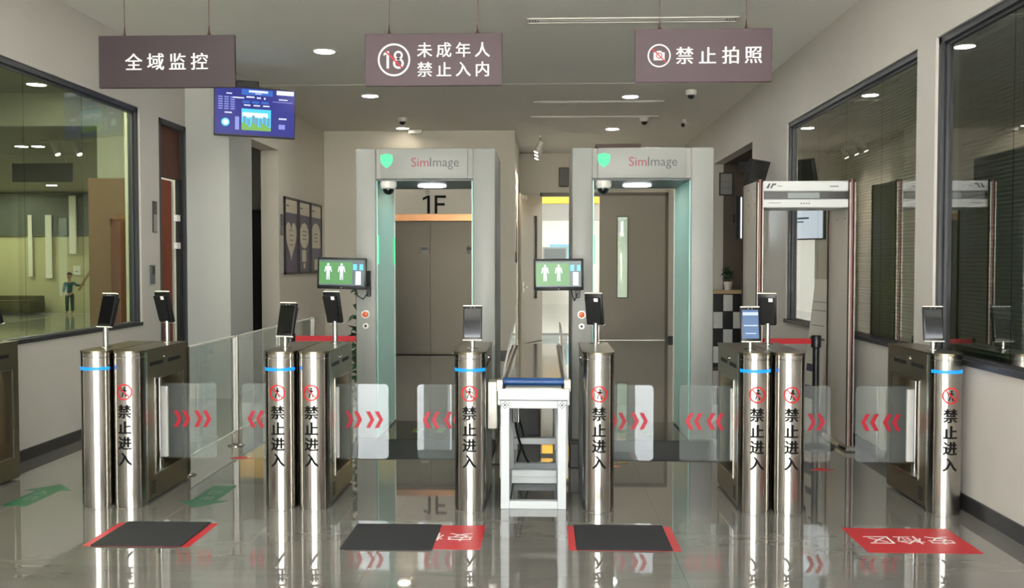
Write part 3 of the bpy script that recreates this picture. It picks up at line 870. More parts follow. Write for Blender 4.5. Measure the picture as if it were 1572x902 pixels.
def g_led():
    b = B()
    n = 20
    for i in range(n):
        t0 = PI + 0.35 + (PI - 0.7) * i / n; t1 = PI + 0.35 + (PI - 0.7) * (i + 1) / n
        b.prism([(r * math.cos(t), 0.1 + r * math.sin(t)) for r, t in ((R0 - 0.002, t0), (R0 + 0.002, t0), (R0 + 0.002, t1), (R0 - 0.002, t1))], 0.878, 0.898, 'XY')
    return b.mesh('light_strip')
def bend(me):
    for v in me.vertices:
        x, y, z = v.co
        rr = R0 + 0.0012 - y
        a = x / R0
        v.co = (rr * math.sin(a), 0.1 - rr * math.cos(a), z)
    return me
def g_text():
    b = B()
    for i, ch in enumerate('禁止进入'):
        for k, (q, dz) in enumerate(((-0.003, 0), (0, 0.0016), (0, -0.0016), (0.003, 0))): b.add_mesh(glyphs(ch, 0.09, 0.0, 0.0005), Matrix.Translation((q, -0.0003 * k, 0.618 - 0.101 * i + dz)) @ UP, 0)
    bmesh.ops.subdivide_edges(b.bm, edges=[e for e in b.bm.edges if e.calc_length() > 0.03], cuts=3)
    return bend(b.mesh('lettering'))
def g_picto():
    b = B(); c = (0, 0.742)
    b.ring(c, 0.042, 0.052, -0.0006, 0.0006, n=32, m=0)
    e = 0.033
    for k in range(6):
        a0 = -e + 2 * e * k / 6; a1 = -e + 2 * e * (k + 1) / 6; q = 0.003
        b.prism([(a0 - q, c[1] - a0 - q), (a0 + q, c[1] - a0 + q), (a1 + q, c[1] - a1 + q), (a1 - q, c[1] - a1 - q)], -0.0012, -0.0002, 'XZ', 0)
    z = c[1]
    b.disc((0.004, z + 0.027), 0.0065, -0.0006, 0.0006, 'XZ', 12, 1)
    for p in ([(-0.006, z + 0.019), (0.009, z + 0.019), (0.008, z - 0.004), (-0.007, z - 0.004)],
              [(0.008, z + 0.018), (0.022, z + 0.005), (0.019, z + 0.002), (0.006, z + 0.011)],
              [(-0.005, z + 0.018), (-0.02, z + 0.008), (-0.018, z + 0.004), (-0.004, z + 0.011)],
              [(0.001, z - 0.003), (0.008, z - 0.003), (0.017, z - 0.03), (0.011, z - 0.032)],
              [(-0.007, z - 0.003), (0.0, z - 0.003), (-0.01, z - 0.032), (-0.016, z - 0.03)]):
        b.prism(p, -0.0006, 0.0006, 'XZ', 1)
    return bend(b.mesh('pictogram'))
YG = 5.87
def gate(x, label, led=True, text=True, side=1, panel=True, y=YG):
    t = thing('gate_cabinet', label, 'turnstile', (x, y, 0), 0, 'brushed steel gate cabinets')
    link('column', cached('column', g_column, ['steel']), None, t)
    link('lid', cached('lid', g_lid, ['steel_side']), None, t)
    bd = link('body', cached(('body', side), g_body(side), ['steel_side']), None, t)
    link('opening_frame', cached(('frame', side), g_frame(side), ['steel']), None, bd)
    for yy in (0.17, 0.47): link('card_slot', cached('slot', g_slot, ['black_gap']), None, bd, (0, yy, 0))
    for k in range(5): link('vent_slot', cached('vent', g_vent, ['black_gap']), None, bd, (0, 0, 0.018 * k))
    link('lock', cached('lock', g_knob, ['steel']), None, bd)
    link('hinge_post', cached('pole', g_pole, ['chrome']), None, t)
    link('clamp', cached(('clamp', side), g_clamp(side), ['white_print']), None, t)
    if panel:
        gp = link('glass_panel', cached(('panel', side), g_panel(side), ['acrylic']), None, t)
        link('chevrons', cached(('chev', side), g_chev(side), ['red_chevron']), None, gp)
    if led: link('light_strip', cached('led', g_led, ['led_blue']), None, t)
    if text:
        link('lettering', cached('text', g_text, ['ink_black']), None, t)
        link('pictogram', cached('picto', g_picto, ['red_vinyl', 'ink_black']), None, t)
    return t
gate(-3.887, 'steel gate cabinet against the left wall, cut off by the picture edge', led=True, text=False, side=1, panel=False)
gate(-2.871, 'blank gate cabinet with blue light, left half of the pair nearest the left window', text=False, side=-1, panel=False)
gate(-2.657, 'gate cabinet with characters but no blue light, right half of pair by left window', led=False, side=1)
gate(-1.678, 'gate cabinet with characters and blue light, left half of pair before left scanner', side=-1)
gate(-1.464, 'gate cabinet with characters, no blue light, right half of pair before left scanner', led=False, side=1)
gate(-0.466, 'single steel gate cabinet with blue light strip just left of the white conveyor table', side=-1)
gate(0.345, 'single steel gate cabinet without light strip just right of the white conveyor table', led=False, side=1)
gate(1.322, 'gate cabinet with blue light, left half of the pair before the metal detector', side=-1)
gate(1.535, 'gate cabinet without blue light, right half of the pair before the metal detector', led=False, side=1)
gate(2.502, 'single steel gate cabinet with blue light strip against the right wall', side=-1)

# face terminals
def t_shell():
    b = B(); b.box(-0.062, 0.062, -0.014, 0.012, 0, 0.225, bev=0.006, seg=2); return b.mesh('housing')
def t_rim():
    b = B(); b.box(-0.063, 0.063, -0.017, 0.004, -0.004, 0.004, bev=0.002); return b.mesh('rim')
def t_screen():
    b = B(); b.box(-0.052, 0.052, -0.0155, -0.0142, 0.02, 0.205); return b.mesh('screen')
def t_cam():
    b = B(); b.disc((-0.012, 0.213), 0.004, -0.0165, -0.0142, 'XZ', 10); b.disc((0.012, 0.213), 0.004, -0.0165, -0.0142, 'XZ', 10); return b.mesh('lens')
def t_back():
    b = B(); b.prism([(-0.045, 0.02), (0.045, 0.02), (0.055, 0.2), (-0.055, 0.2)], 0.012, 0.03, 'XZ'); return b.mesh('back_cover')
def t_sticker():
    b = B(); b.box(-0.04, -0.012, 0.0302, 0.031, 0.175, 0.2); return b.mesh('sticker')
def terminal(x, y, zb, yaw, tilt, label, lit=False):
    t = thing('face_terminal', label, 'terminal', (x, y, 1.0), 0, 'face recognition terminals')
    h = zb - 1.0
    b = B(); b.cyl((0, 0, 0.004), (0, 0, h + 0.03), 0.017, n=18); obj('pole', b, 'steel_light', t)
    b = B(); b.lathe([(0.04, 0), (0.04, 0.004), (0.022, 0.009)], n=24); obj('flange', b, 'steel', t)
    hd = link('housing', cached('t_shell', t_shell, ['black_plastic']), None, t, (0, -0.01 * math.cos(yaw), h), (-tilt, 0, yaw))
    if lit:
        s = link('screen', cached('t_screen_lit', t_screen, ['phone_blue']), None, hd)
        for (bx, z0, z1) in ((0.05, 0.17, 0.19), (0.045, 0.10, 0.108), (0.035, 0.05, 0.056)):
            b = B(); b.box(-bx, bx, -0.0165, -0.0157, z0, z1); obj('screen_bar', b, 'phone_pale', hd)
    else:
        link('screen', cached('t_screen', t_screen, ['screen_off']), None, hd)
    for zz in (0.0, 0.225): link('rim', cached('t_rim', t_rim, ['lamp_rim']), None, hd, (0, 0, zz))
    link('lens', cached('t_cam', t_cam, ['machine_groove']), None, hd)
    link('back_cover', cached('t_back', t_back, ['black_plastic']), None, hd)
    link('sticker', cached('t_stick', t_sticker, ['white_print']), None, hd)
FY, RY = YG + 0.28, YG + 0.70
terminal(-2.90, FY, 1.135, R(-22), R(14), 'face terminal on the blank gate with blue light by the left window')
terminal(-2.657, RY, 1.14, R(180 - 24), R(14), 'black face terminal seen from behind, on the second gate by the left window')
terminal(-1.70, FY, 1.075, R(-18), R(14), 'face terminal on the blue-lit gate of the pair by the red belt')
terminal(-1.464, RY, 1.14, R(180 - 20), R(14), 'black face terminal from behind, below the left scanner monitor')
terminal(-0.466, FY, 1.055, R(0), R(10), 'face terminal on the single gate left of the conveyor')
terminal(0.36, RY, 1.13, R(180 - 22), R(14), 'black face terminal from behind, on the single gate right of the conveyor')
terminal(1.335, FY, 1.05, R(4), R(8), 'face terminal with lit bluish screen before the metal detector', lit=True)
terminal(1.545, RY, 1.13, R(180 - 18), R(14), 'black face terminal from behind, beside the lit one before the metal detector')
terminal(2.502, FY, 1.055, R(-4), R(10), 'face terminal on the gate against the right wall')
terminal(-3.887, RY, 1.13, R(180 - 24), R(14), 'black face terminal at the left picture edge')

# ------------------------------------------------------------------ scanners
def scanner(x0, label, lamp_label, hole_label):
    W_ = 1.2; Y0, Y1 = 8.05, 9.0
    t = thing('body_scanner', label, 'scanner', (x0, Y0, 0), 0, 'white walk-through body scanners')
    D = Y1 - Y0; ZT = 2.535; ZB = 2.275
    pl_, pr = 0.178, 1.005          # inner faces
    for (a, c) in ((0.0, pl_), (pr, W_)):
        b = B(); b.box(a, c, 0.0, D, 0.03, ZT, bev=0.018, seg=2); p = obj('side_post', b, 'machine_white', t)
        b = B(); b.box(a - 0.004 if a == 0 else a + 0.01, c - 0.01 if a == 0 else c + 0.004, -0.002, D + 0.004, 0.0, 0.06); obj('plinth', b, 'machine_grey', p)
    b = B(); b.box(pl_ + 0.04, pr - 0.04, 0.0, D, ZB, ZT, bev=0.01, seg=2); hd = obj('header', b, 'machine_white', t)
    for ga, gc in ((pl_, pl_ + 0.042), (pr - 0.042, pr)):
        b = B(); b.box(ga, gc, 0.02, D - 0.02, ZB + 0.004, ZT - 0.004); obj('groove', b, 'machine_groove', hd)
    b = B(); b.box(pl_, pr, 0.03, D - 0.02, ZB - 0.014, ZB - 0.001); obj('soffit', b, 'machine_grey', hd)
    # lit lens under the header
    b = B(); b.disc((0.60, 0.5), 0.125, ZB - 0.026, ZB - 0.0145, 'XY', 32); obj('lamp', b, 'scanner_lamp', hd)
    # shield and name
    b = B(); cx = 0.27; z = 2.428; a = 0.052
    b.prism([(cx, z + 0.062), (cx + 0.025, z + 0.055), (cx + a, z + 0.05), (cx + a, z + 0.0), (cx + a * 0.75, z - 0.03), (cx, z - 0.062), (cx - a * 0.75, z - 0.03), (cx - a, z + 0.0), (cx - a, z + 0.05), (cx - 0.025, z + 0.055)], -0.004, 0.0)
    obj('shield_light', b, 'led_green', hd)
    b = B(); g1 = glyphs('Sim', 0.121, 0.0, 0.001); g2 = glyphs('Image', 0.121, 0.0, 0.001)
    w1 = max(v.co.x for v in g1.vertices) * 2; w2 = max(v.co.x for v in g2.vertices) * 2
    k = 0.407 / (w1 + w2 + 0.012)
    S_ = Matrix.Scale(k, 4)
    xs = 0.482
    b.add_mesh(g1, Matrix.Translation((xs + w1 * k / 2, -0.001, 2.415 + 0.002)) @ UP @ S_, 0)
    h2 = (max(v.co.y for v in g2.vertices)); h1 = max(v.co.y for v in g1.vertices)
    b.add_mesh(g2, Matrix.Translation((xs + w1 * k + 0.012 * k + w2 * k / 2, -0.001, 2.417 + (h1 - h2) * k)) @ UP @ S_, 1)
    obj('lettering', b, ['brand_red', 'brand_grey'], hd)
    # inner teal screens with light bars
    for (a, c, s) in ((pl_ - 0.004, pl_ + 0.01, 1), (pr - 0.01, pr + 0.004, -1)):
        b = B(); b.box(a, c, 0.02, D - 0.02, 0.06, ZB - 0.016); ip = obj('inner_screen', b, 'machine_teal', t)
        xa = c if s > 0 else a
        b = B()
        if s > 0:
            for yy in (0.022, D - 0.05):
                lb_ = B(); lb_.box(xa, xa + 0.008, yy, yy + 0.025, 1.55, 1.8); obj('light_bar', lb_, 'led_green', ip)
        b = B(); b.box(*sorted((xa, xa + s * 0.006)), D - 0.022, D - 0.012, 0.06, ZB - 0.02); obj('edge_trim', b, 'lamp_rim', ip)
    # floor plate and ramp
    b = B(); b.box(-0.03 + pl_, pr + 0.03, 0.0, D, 0.012, 0.045); fp = obj('platform', b, 'platform_dark', t)
    b = B()
    for sx in (0.47, 0.68):
        b.disc((sx, 0.5), 0.045, 0.0452, 0.0462, 'XY', 16); b.disc((sx, 0.36), 0.036, 0.0452, 0.0462, 'XY', 16); b.box(sx - 0.036, sx + 0.036, 0.36, 0.5, 0.0452, 0.0462)
    obj('footprints', b, 'print_green', fp)
    b = B(); b.prism([(-0.6, 0.004), (-0.6, 0.009), (-0.01, 0.045), (-0.01, 0.004)], 0.0, W_, 'YZ'); obj('ramp', b, 'ramp_dark', t)
    # stop button, key switch
    b = B(); b.disc((0.085, 1.12), 0.034, -0.012, 0.0, n=20); bb = obj('button_ring', b, 'button_ring', t)
    b = B(); b.lathe([(0.017, 0.0), (0.02, -0.014), (0.026, -0.02), (0.024, -0.03), (0.002, -0.034)], (0.085, -0.01, 1.12), 20, axis='Y'); obj('stop_button', b, 'button_orange', bb)
    b = B(); b.disc((0.085, 1.02), 0.024, -0.008, 0.0, n=20); kk = obj('key_switch', b, 'button_ring', t)
    b = B(); b.disc((0.085, 1.02), 0.012, -0.014, -0.008, n=14); obj('keyhole', b, 'black_plastic', kk)
    dome(x0 + 0.27, Y0 + 0.09, ZB - 0.014, hole_label, 1.12, group='dome cameras inside the scanners')
    return t
mat('scanner_lamp', (245, 252, 255), 0.4, emit=13.0)
scanner(-1.613, 'white body scanner archway with green shield in front of the elevator', '', 'white dome camera in the top left corner of the scanner before the elevator')
scanner(0.236, 'white body scanner archway with green shield in front of the double doors', '', 'white dome camera in the top left corner of the scanner before the double doors')
b = B(); b.box(-0.19, 0.19, -0.1, 0.1, 0, 0.034, bev=0.004); tag(obj('flat_box', b, 'brown_box', None, (0.63, 8.16, 2.535)), 'flat dark brown box lying on top of the right scanner', 'box')

# scanner monitors
def figure(b, cx, z, s, y0, y1, m):
    b.disc((cx, z + 0.42 * s), 0.07 * s, y0, y1, 'XZ', 14, m)
    for p in ([(-0.12, 0.33), (0.12, 0.33), (0.09, -0.02), (-0.09, -0.02)], [(0.12, 0.33), (0.16, 0.30), (0.22, 0.0), (0.17, -0.02), (0.11, 0.22)], [(-0.12, 0.33), (-0.16, 0.30), (-0.22, 0.0), (-0.17, -0.02), (-0.11, 0.22)],
              [(0.09, -0.02), (0.0, -0.02), (0.03, -0.46), (0.09, -0.46)], [(-0.09, -0.02), (0.0, -0.02), (-0.03, -0.46), (-0.09, -0.46)]):
        b.prism([(cx + q[0] * s, z + q[1] * s) for q in p], y0, y1, 'XZ', m)
def scan_monitor(x, y, z, yaw, roll, label, ax):
    t = thing('scanner_monitor', label, 'monitor', (x, y, z), yaw, 'monitors on the scanners')
    W_, H_ = 0.205, 0.131
    b = B(); b.box(-W_, W_, -0.012, 0.03, -H_, H_, bev=0.008, seg=2); h = obj('housing', b, 'black_plastic', t, None, (0, roll, 0))
    b = B(); b.box(-W_ + 0.018, W_ - 0.02, -0.0135, -0.0122, -H_ + 0.03, H_ - 0.02); s = obj('screen', b, 'mon_green', h)
    b = B(); q = -0.0142
    figure(b, -0.112, 0.012, 0.145, q, -0.0136, 0); figure(b, 0.0, 0.012, 0.145, q, -0.0136, 0)
    b.box(0.09, W_ - 0.022, q + 0.0004, -0.0136, -H_ + 0.03, H_ - 0.022, 1)
    b.box(0.118, 0.163, q - 0.0004, q + 0.0003, -H_ + 0.04, 0.02, 0); b.box(0.096, 0.128, q - 0.0004, q + 0.0003, 0.03, 0.08, 2); b.box(0.15, 0.18, q - 0.0004, q + 0.0003, 0.03, 0.08, 2)
    b.box(-W_ + 0.02, 0.09, q + 0.0004, -0.0136, H_ - 0.036, H_ - 0.022, 1); b.box(-W_ + 0.02, 0.09, q + 0.0004, -0.0136, -H_ + 0.03, -H_ + 0.042, 1)
    obj('screen_print', b, ['tv_white', 'mon_slate', 'tv_cyan'], h)
    b = B(); b.disc((0.0, -H_ + 0.012), 0.006, -0.0145, -0.012, n=10); obj('power_button', b, 'machine_groove', h)
    b = B(); b.box(-0.05, 0.05, 0.03, 0.05, -0.06, 0.05); b.tube([(0, 0.05, -0.02), (0.06, 0.12, -0.05), (ax * 0.7, 0.14, -0.09), (ax, 0.21, -0.1)], 0.014, 8)
    obj('arm', b, 'black_plastic', t)
    b = B(); b.box(ax - 0.018, ax + 0.018, 0.195, 0.235, -0.2, 0.02, bev=0.004); obj('wall_bracket', b, 'black_plastic', t)
    b = B(); b.tube([(0.1, 0.035, -0.1), (0.12, 0.06, -0.19), (ax - 0.03, 0.12, -0.22), (ax, 0.2, -0.16)], 0.005, 6); obj('cable', b, 'cable_black', t)
scan_monitor(-1.683, 7.82, 1.473, R(0), R(1.5), 'monitor with two white figures on green, on the scanner before the elevator', 0.185)
scan_monitor(0.122, 7.82, 1.463, R(0), R(-0.5), 'monitor with two white figures on green, on the scanner before the double doors', 0.165)

# ------------------------------------------------------------------ conveyor table
t = thing('conveyor_table', 'white aluminium roller conveyor table running back between the two scanners', 'conveyor', (-0.065, 5.94, 0))
hw = 0.207
def leg(x, y, z1, name='leg'):
    b = B(); b.box(x - 0.027, x + 0.027, y, y + 0.054, 0.0, z1, bev=0.003)
    b.box(x - 0.004, x + 0.004, y - 0.0012, y, 0.02, z1 - 0.01); o = obj(name, b, 'alu_white', t); return o
for y in (0.0, 0.9):
    for s in (-1, 1):
        lo = leg(s * (hw - 0.027), y, 0.69)
        if y == 0.0:
            b = B()
            for a in range(4):
                b.box(s * (hw - 0.027) - 0.003 + 0.015 * math.cos(a * PI / 2 + PI / 4), s * (hw - 0.027) + 0.003 + 0.015 * math.cos(a * PI / 2 + PI / 4), -0.0035, -0.0015, 0.662 + 0.015 * math.sin(a * PI / 2 + PI / 4) - 0.003, 0.662 + 0.015 * math.sin(a * PI / 2 + PI / 4) + 0.003)
            b.disc((s * (hw - 0.027), 0.662), 0.006, -0.0035, -0.0015, n=10)
            for a in range(4):
                b.box(s * (hw - 0.027) - 0.003 + 0.019 * math.cos(a * PI / 2), s * (hw - 0.027) + 0.003 + 0.019 * math.cos(a * PI / 2), -0.0035, -0.0015, 0.662 + 0.019 * math.sin(a * PI / 2) - 0.003, 0.662 + 0.019 * math.sin(a * PI / 2) + 0.003)
            obj('end_cap', b, 'black_gap', lo)
for y in (1.9, 3.2):
    for s in (-1, 1): leg(s * (hw - 0.027), y, 0.62)
for (y, z0, z1) in ((0.004, 0.64, 0.69), (0.004, 0.0, 0.05), (0.902, 0.24, 0.285), (0.902, 0.56, 0.6), (0.902, 0.05, 0.1), (3.2, 0.3, 0.34)):
    b = B(); b.box(-hw + 0.054, hw - 0.054, y, y + 0.05, z0, z1, bev=0.003); b.box(-hw + 0.056, hw - 0.056, y - 0.001, y, (z0 + z1) / 2 - 0.004, (z0 + z1) / 2 + 0.004); obj('cross_rail', b, 'alu_white', t)
b = B(); b.box(-hw + 0.054, hw - 0.054, 0.45, 0.5, 0.10, 0.15, bev=0.003); b.box(-hw + 0.054, hw - 0.054, 0.452, 0.498, 0.06, 0.1); obj('cross_rail', b, 'alu_white', t)
for s in (-1, 1):
    b = B(); b.box(*sorted((s * (hw + 0.001), s * (hw + 0.022))), 0.03, 3.4, 0.655, 0.765, bev=0.004); obj('side_rail', b, 'alu_white', t)
    b = B(); b.box(*sorted((s * (hw + 0.001), s * (hw + 0.018))), 0.25, 0.42, 0.14, 0.655, bev=0.003); obj('side_plate', b, 'alu_white', t)
    b = B(); b.box(*sorted((s * (hw - 0.054), s * hw)), 0.06, 0.9, 0.02, 0.06, bev=0.003); obj('long_rail', b, 'alu_white', t)
b = B(); b.box(-hw - 0.018, hw + 0.018, -0.004, 0.02, 0.694, 0.765, bev=0.003); obj('front_plate', b, 'alu_white', t)
b = B(); b.box(-hw, hw, 0.02, 3.4, 0.70, 0.745); obj('bed', b, 'detector_dark', t)
b = B(); b.box(-hw + 0.02, hw - 0.02, 0.16, 3.38, 0.746, 0.765, bev=0.004); obj('belt', b, 'belt_dark', t)
for k in range(3):
    b = B(); b.cyl((-hw + 0.03, 0.045 + 0.035 * k, 0.76), (hw - 0.03, 0.045 + 0.035 * k, 0.76), 0.013, n=14); obj('roller', b, 'steel_light', t)
b = B(); b.cyl((-hw + 0.01, 0.16, 0.79), (hw - 0.01, 0.16, 0.79), 0.026, n=18); o_ = obj('roller', b, 'belt_blue', t); o_['label'] = 'blue covered drum at the front end'
for s in (-1, 1):
    b = B(); b.box(*sorted((s * (hw - 0.012), s * (hw + 0.03))), 0.05, 0.13, 0.74, 0.815, bev=0.005); obj('bearing_block', b, 'cream_plastic' if s > 0 else 'steel_light', t)
    # clear side guards rising towards the back
    b = B(); xg = s * (hw + 0.012)
    b.prism([(0.75, 0.765), (0.9, 0.80), (2.9, 0.97), (3.35, 0.97), (3.35, 0.765)], xg - 0.004, xg + 0.004, 'YZ'); g = obj('side_guard', b, 'acrylic', t)
    b = B(); b.prism([(0.74, 0.765), (0.9, 0.806), (2.9, 0.976), (3.35, 0.976), (3.35, 0.966), (2.9, 0.966), (0.9, 0.796), (0.76, 0.765)], xg - 0.007, xg + 0.007, 'YZ'); obj('guard_edge', b, 'lamp_rim', g)
b = B(); b.box(-hw - 0.085, -hw - 0.026, 0.06, 0.22, 0.5, 0.80, bev=0.006, seg=2); obj('control_box', b, 'detector_grey', t)
b = B(); b.box(-hw + 0.062, -hw + 0.1, 0.3, 0.42, 0.5, 0.62, bev=0.004); obj('power_box', b, 'black_plastic', t)
b = B(); b.box(-hw + 0.1, -hw + 0.106, 0.3, 0.42, 0.5, 0.62); obj('box_edge', b, 'white_print', t)
# cables below
def cable(pts, r, label, m='cable_black'):
    b = B()
    P_ = [Vector(p) for p in pts]; out = []
    for i in range(len(P_) - 1):
        p0, p1, p2, p3 = P_[max(i - 1, 0)], P_[i], P_[i + 1], P_[min(i + 2, len(P_) - 1)]
        for k in range(6):
            u = k / 6
            out.append(0.5 * ((2 * p1) + (p2 - p0) * u + (2 * p0 - 5 * p1 + 4 * p2 - p3) * u * u + (3 * p1 - p0 - 3 * p2 + p3) * u ** 3))
    out.append(P_[-1]); b.tube(out, r, 7)
    return tag(obj('cable', b, m), label, 'cable')
cable([(-0.205, 6.62, 0.55), (-0.19, 6.7, 0.35), (-0.12, 6.85, 0.12), (-0.05, 7.1, 0.012), (0.08, 7.3, 0.012), (0.2, 7.25, 0.012), (0.33, 7.35, 0.012)], 0.009, 'black cable dropping from the conveyor box and running right along the floor')
cable([(-0.2, 6.62, 0.52), (-0.15, 6.95, 0.28), (-0.2, 7.1, 0.05), (-0.1, 7.2, 0.012), (0.1, 7.12, 0.012), (0.17, 6.95, 0.012)], 0.008, 'black cable looping down behind the conveyor front legs')
cable([(-0.62, 7.9, 0.012), (-0.5, 7.3, 0.012), (-0.38, 7.2, 0.012), (-0.3, 7.25, 0.012)], 0.008, 'short black cable on the floor left of the conveyor')
t = thing('power_adapter', 'black power box standing on the floor right of the conveyor', 'adapter', (0.235, 7.2, 0))
b = B(); b.box(-0.035, 0.035, -0.05, 0.05, 0, 0.19, bev=0.006); obj('case', b, 'black_plastic', t)
b = B(); b.tube([(0.0, 0.05, 0.03), (0.03, 0.1, 0.012), (0.1, 0.2, 0.01)], 0.006, 6); obj('lead', b, 'cable_black', t)
# small low cabinet under the conveyor
b = B(); b.box(-0.13, 0.1, 0, 0.3, 0, 0.3, bev=0.01); b.box(-0.11, 0.08, -0.004, 0, 0.03, 0.27, 1)
tag(obj('motor_box', b, ['niche_brown', 'black_plastic'], None, (-0.13, 8.4, 0)), 'dark drive box on the floor under the rear of the conveyor', 'box')

# ------------------------------------------------------------------ floor prints and mats
def flat_letters(b, chars, size, pitch, cx, cy, z, m=1, rot=PI, bold=0.012):
    n = len(chars)
    for i, ch in enumerate(chars):
        me = glyphs(ch, size, 0.0, 0.0002)
        off = (i - (n - 1) / 2) * pitch
        b.add_mesh(me, Matrix.Translation((cx, cy, z)) @ Matrix.Rotation(rot, 4, 'Z') @ Matrix.Translation((off, 0, 0)), m)
def red_decal(x0, x1, y0, y1, label, text=True):
    cx, cy = (x0 + x1) / 2, (y0 + y1) / 2
    t = thing('floor_decal', label, 'floor sticker', (cx, cy, 0), 0, 'red floor stickers')
    b = B(); b.box(x0 - cx, x1 - cx, y0 - cy, y1 - cy, 0.0002, 0.0012); fl = obj('film', b, 'red_vinyl', t)
    b = B(); flat_letters(b, '安检区', 0.16, 0.17, 0, 0.0, 0.0015, 0); obj('lettering', b, 'white_print', fl)
red_decal(-2.545, -1.945, 5.075, 5.545, 'red floor sticker under the leftmost black mat')
red_decal(-0.945, -0.345, 5.08, 5.55, 'red floor sticker half covered by the middle black mat, white characters showing at its right')
red_decal(0.137, 0.747, 5.085, 5.56, 'red floor sticker under the mat right of the conveyor')
red_decal(1.75, 2.362, 5.10, 5.575, 'uncovered red floor sticker with upside-down white characters before the right gate')
def floor_mat(x0, x1, y0, y1, label):
    cx, cy = (x0 + x1) / 2, (y0 + y1) / 2
    b = B(); b.box(x0 - cx, x1 - cx, y0 - cy, y1 - cy, 0.0, 0.007, bev=0.0025)
    tag(obj('floor_mat', b, 'mat_black', None, (cx, cy, 0.0019)), label, 'mat', 'black floor mats')
floor_mat(-2.495, -1.99, 5.07, 5.55, 'black floor mat with thin red edges at both sides, before the left gates')
floor_mat(-1.11, -0.605, 5.06, 5.545, 'black floor mat with red sticker out on its right side, before the middle gate')
floor_mat(0.178, 0.70, 5.085, 5.57, 'black floor mat before the gate right of the conveyor')
def arrow(x, y, flip, chars, label):
    t = thing('floor_arrow', label, 'floor sticker', (x, y, 0), PI if flip else 0, 'green floor arrows')
    b = B(); b.prism([(-0.085, -0.3), (0.085, -0.3), (0.085, 0.12), (0.165, 0.12), (0.0, 0.3), (-0.165, 0.12), (-0.085, 0.12)], 0.0002, 0.0012, 'XY'); fl = obj('film', b, 'green_vinyl', t)
    b = B()
    for i, ch in enumerate(chars):
        b.add_mesh(glyphs(ch, 0.10, 0.0, 0.0002), Matrix.Translation((0, 0.06 - 0.16 * i, 0.0015)), 0)
    obj('lettering', b, 'lcd_grey', fl)
arrow(-3.4, 6.2, False, '入口', 'green floor arrow pointing away, between the left wall gate and the first pair')
arrow(-2.23, 6.2, True, '出口', 'green floor arrow pointing to the viewer, right of the first gate pair')
for x, y, m_, lb in [(2.10, 7.17, 'red_vinyl', 'small red arrow sticker on the floor before the metal detector'), (0.50, 7.23, 'button_orange', 'small orange sticker on the floor behind the gate right of the conveyor'), (-2.42, 7.45, 'red_vinyl', 'small red sticker on the floor beside the glass barrier')]:
    b = B(); b.prism([(-0.09, -0.03), (0.0, -0.05), (0.1, -0.01), (0.05, 0.0), (0.02, 0.06), (-0.03, 0.03)], 0.0002, 0.0014, 'XY')
    tag(obj('floor_decal', b, m_, None, (x, y, 0)), lb, 'floor sticker')

# ------------------------------------------------------------------ glass barrier on the left
t = thing('glass_barrier', 'low glass barrier on steel posts running back from the first gate pair', 'barrier', (-2.63, 6.75, 0))
for y in (0.08, 1.2, 2.5, 3.9):
    b = B(); b.box(-0.028, 0.028, y - 0.012, y + 0.012, 0.008, 0.95, bev=0.004); p = obj('post', b, 'steel', t)
    b = B(); b.lathe([(0.07, 0), (0.07, 0.008), (0.04, 0.02)], (0, y, 0), 24); obj('foot_plate', b, 'steel', p)
for y0, y1 in ((0.1, 1.18), (1.22, 2.48), (2.52, 3.88)):
    b = B(); b.box(-0.005, 0.005, y0, y1, 0.13, 0.93); g = obj('glass_panel', b, 'barrier_pane', t)
    for zz in (0.12, 0.93):
        b = B(); b.box(-0.008, 0.008, y0, y1, zz, zz + 0.012); obj('edge_strip', b, 'lamp_rim', g)

# ------------------------------------------------------------------ belt barriers
def belt_post(x, y, dx, L, label, zt=0.95):
    t = thing('belt_barrier', label, 'barrier', (x, y, 0), 0, 'posts with red belts')
    b = B(); b.lathe([(0.16, 0), (0.16, 0.012), (0.05, 0.03), (0.03, 0.04)], n=28); obj('base', b, 'black_plastic', t)
    b = B(); b.cyl((0, 0, 0.03), (0, 0, zt - 0.1), 0.028, n=20); obj('pole', b, 'black_plastic', t)
    b = B(); b.lathe([(0.03, zt - 0.11), (0.042, zt - 0.1), (0.042, zt - 0.01), (0.036, zt)], n=20); obj('head', b, 'black_plastic', t)
    b = B(); b.box(*sorted((dx * 0.04, dx * L)), -0.001, 0.001, zt - 0.075, zt - 0.028); obj('belt', b, 'belt_red', t)
    b = B(); b.box(*sorted((dx * L, dx * (L + 0.02))), -0.012, 0.012, zt - 0.085, zt - 0.02, bev=0.003); obj('clip', b, 'black_plastic', t)
belt_post(-2.22, 8.2, 1, 0.58, 'black post with red belt stretched to the left scanner')
belt_post(2.30, 8.05, -1, 0.46, 'black post with red belt stretched inside the metal detector')

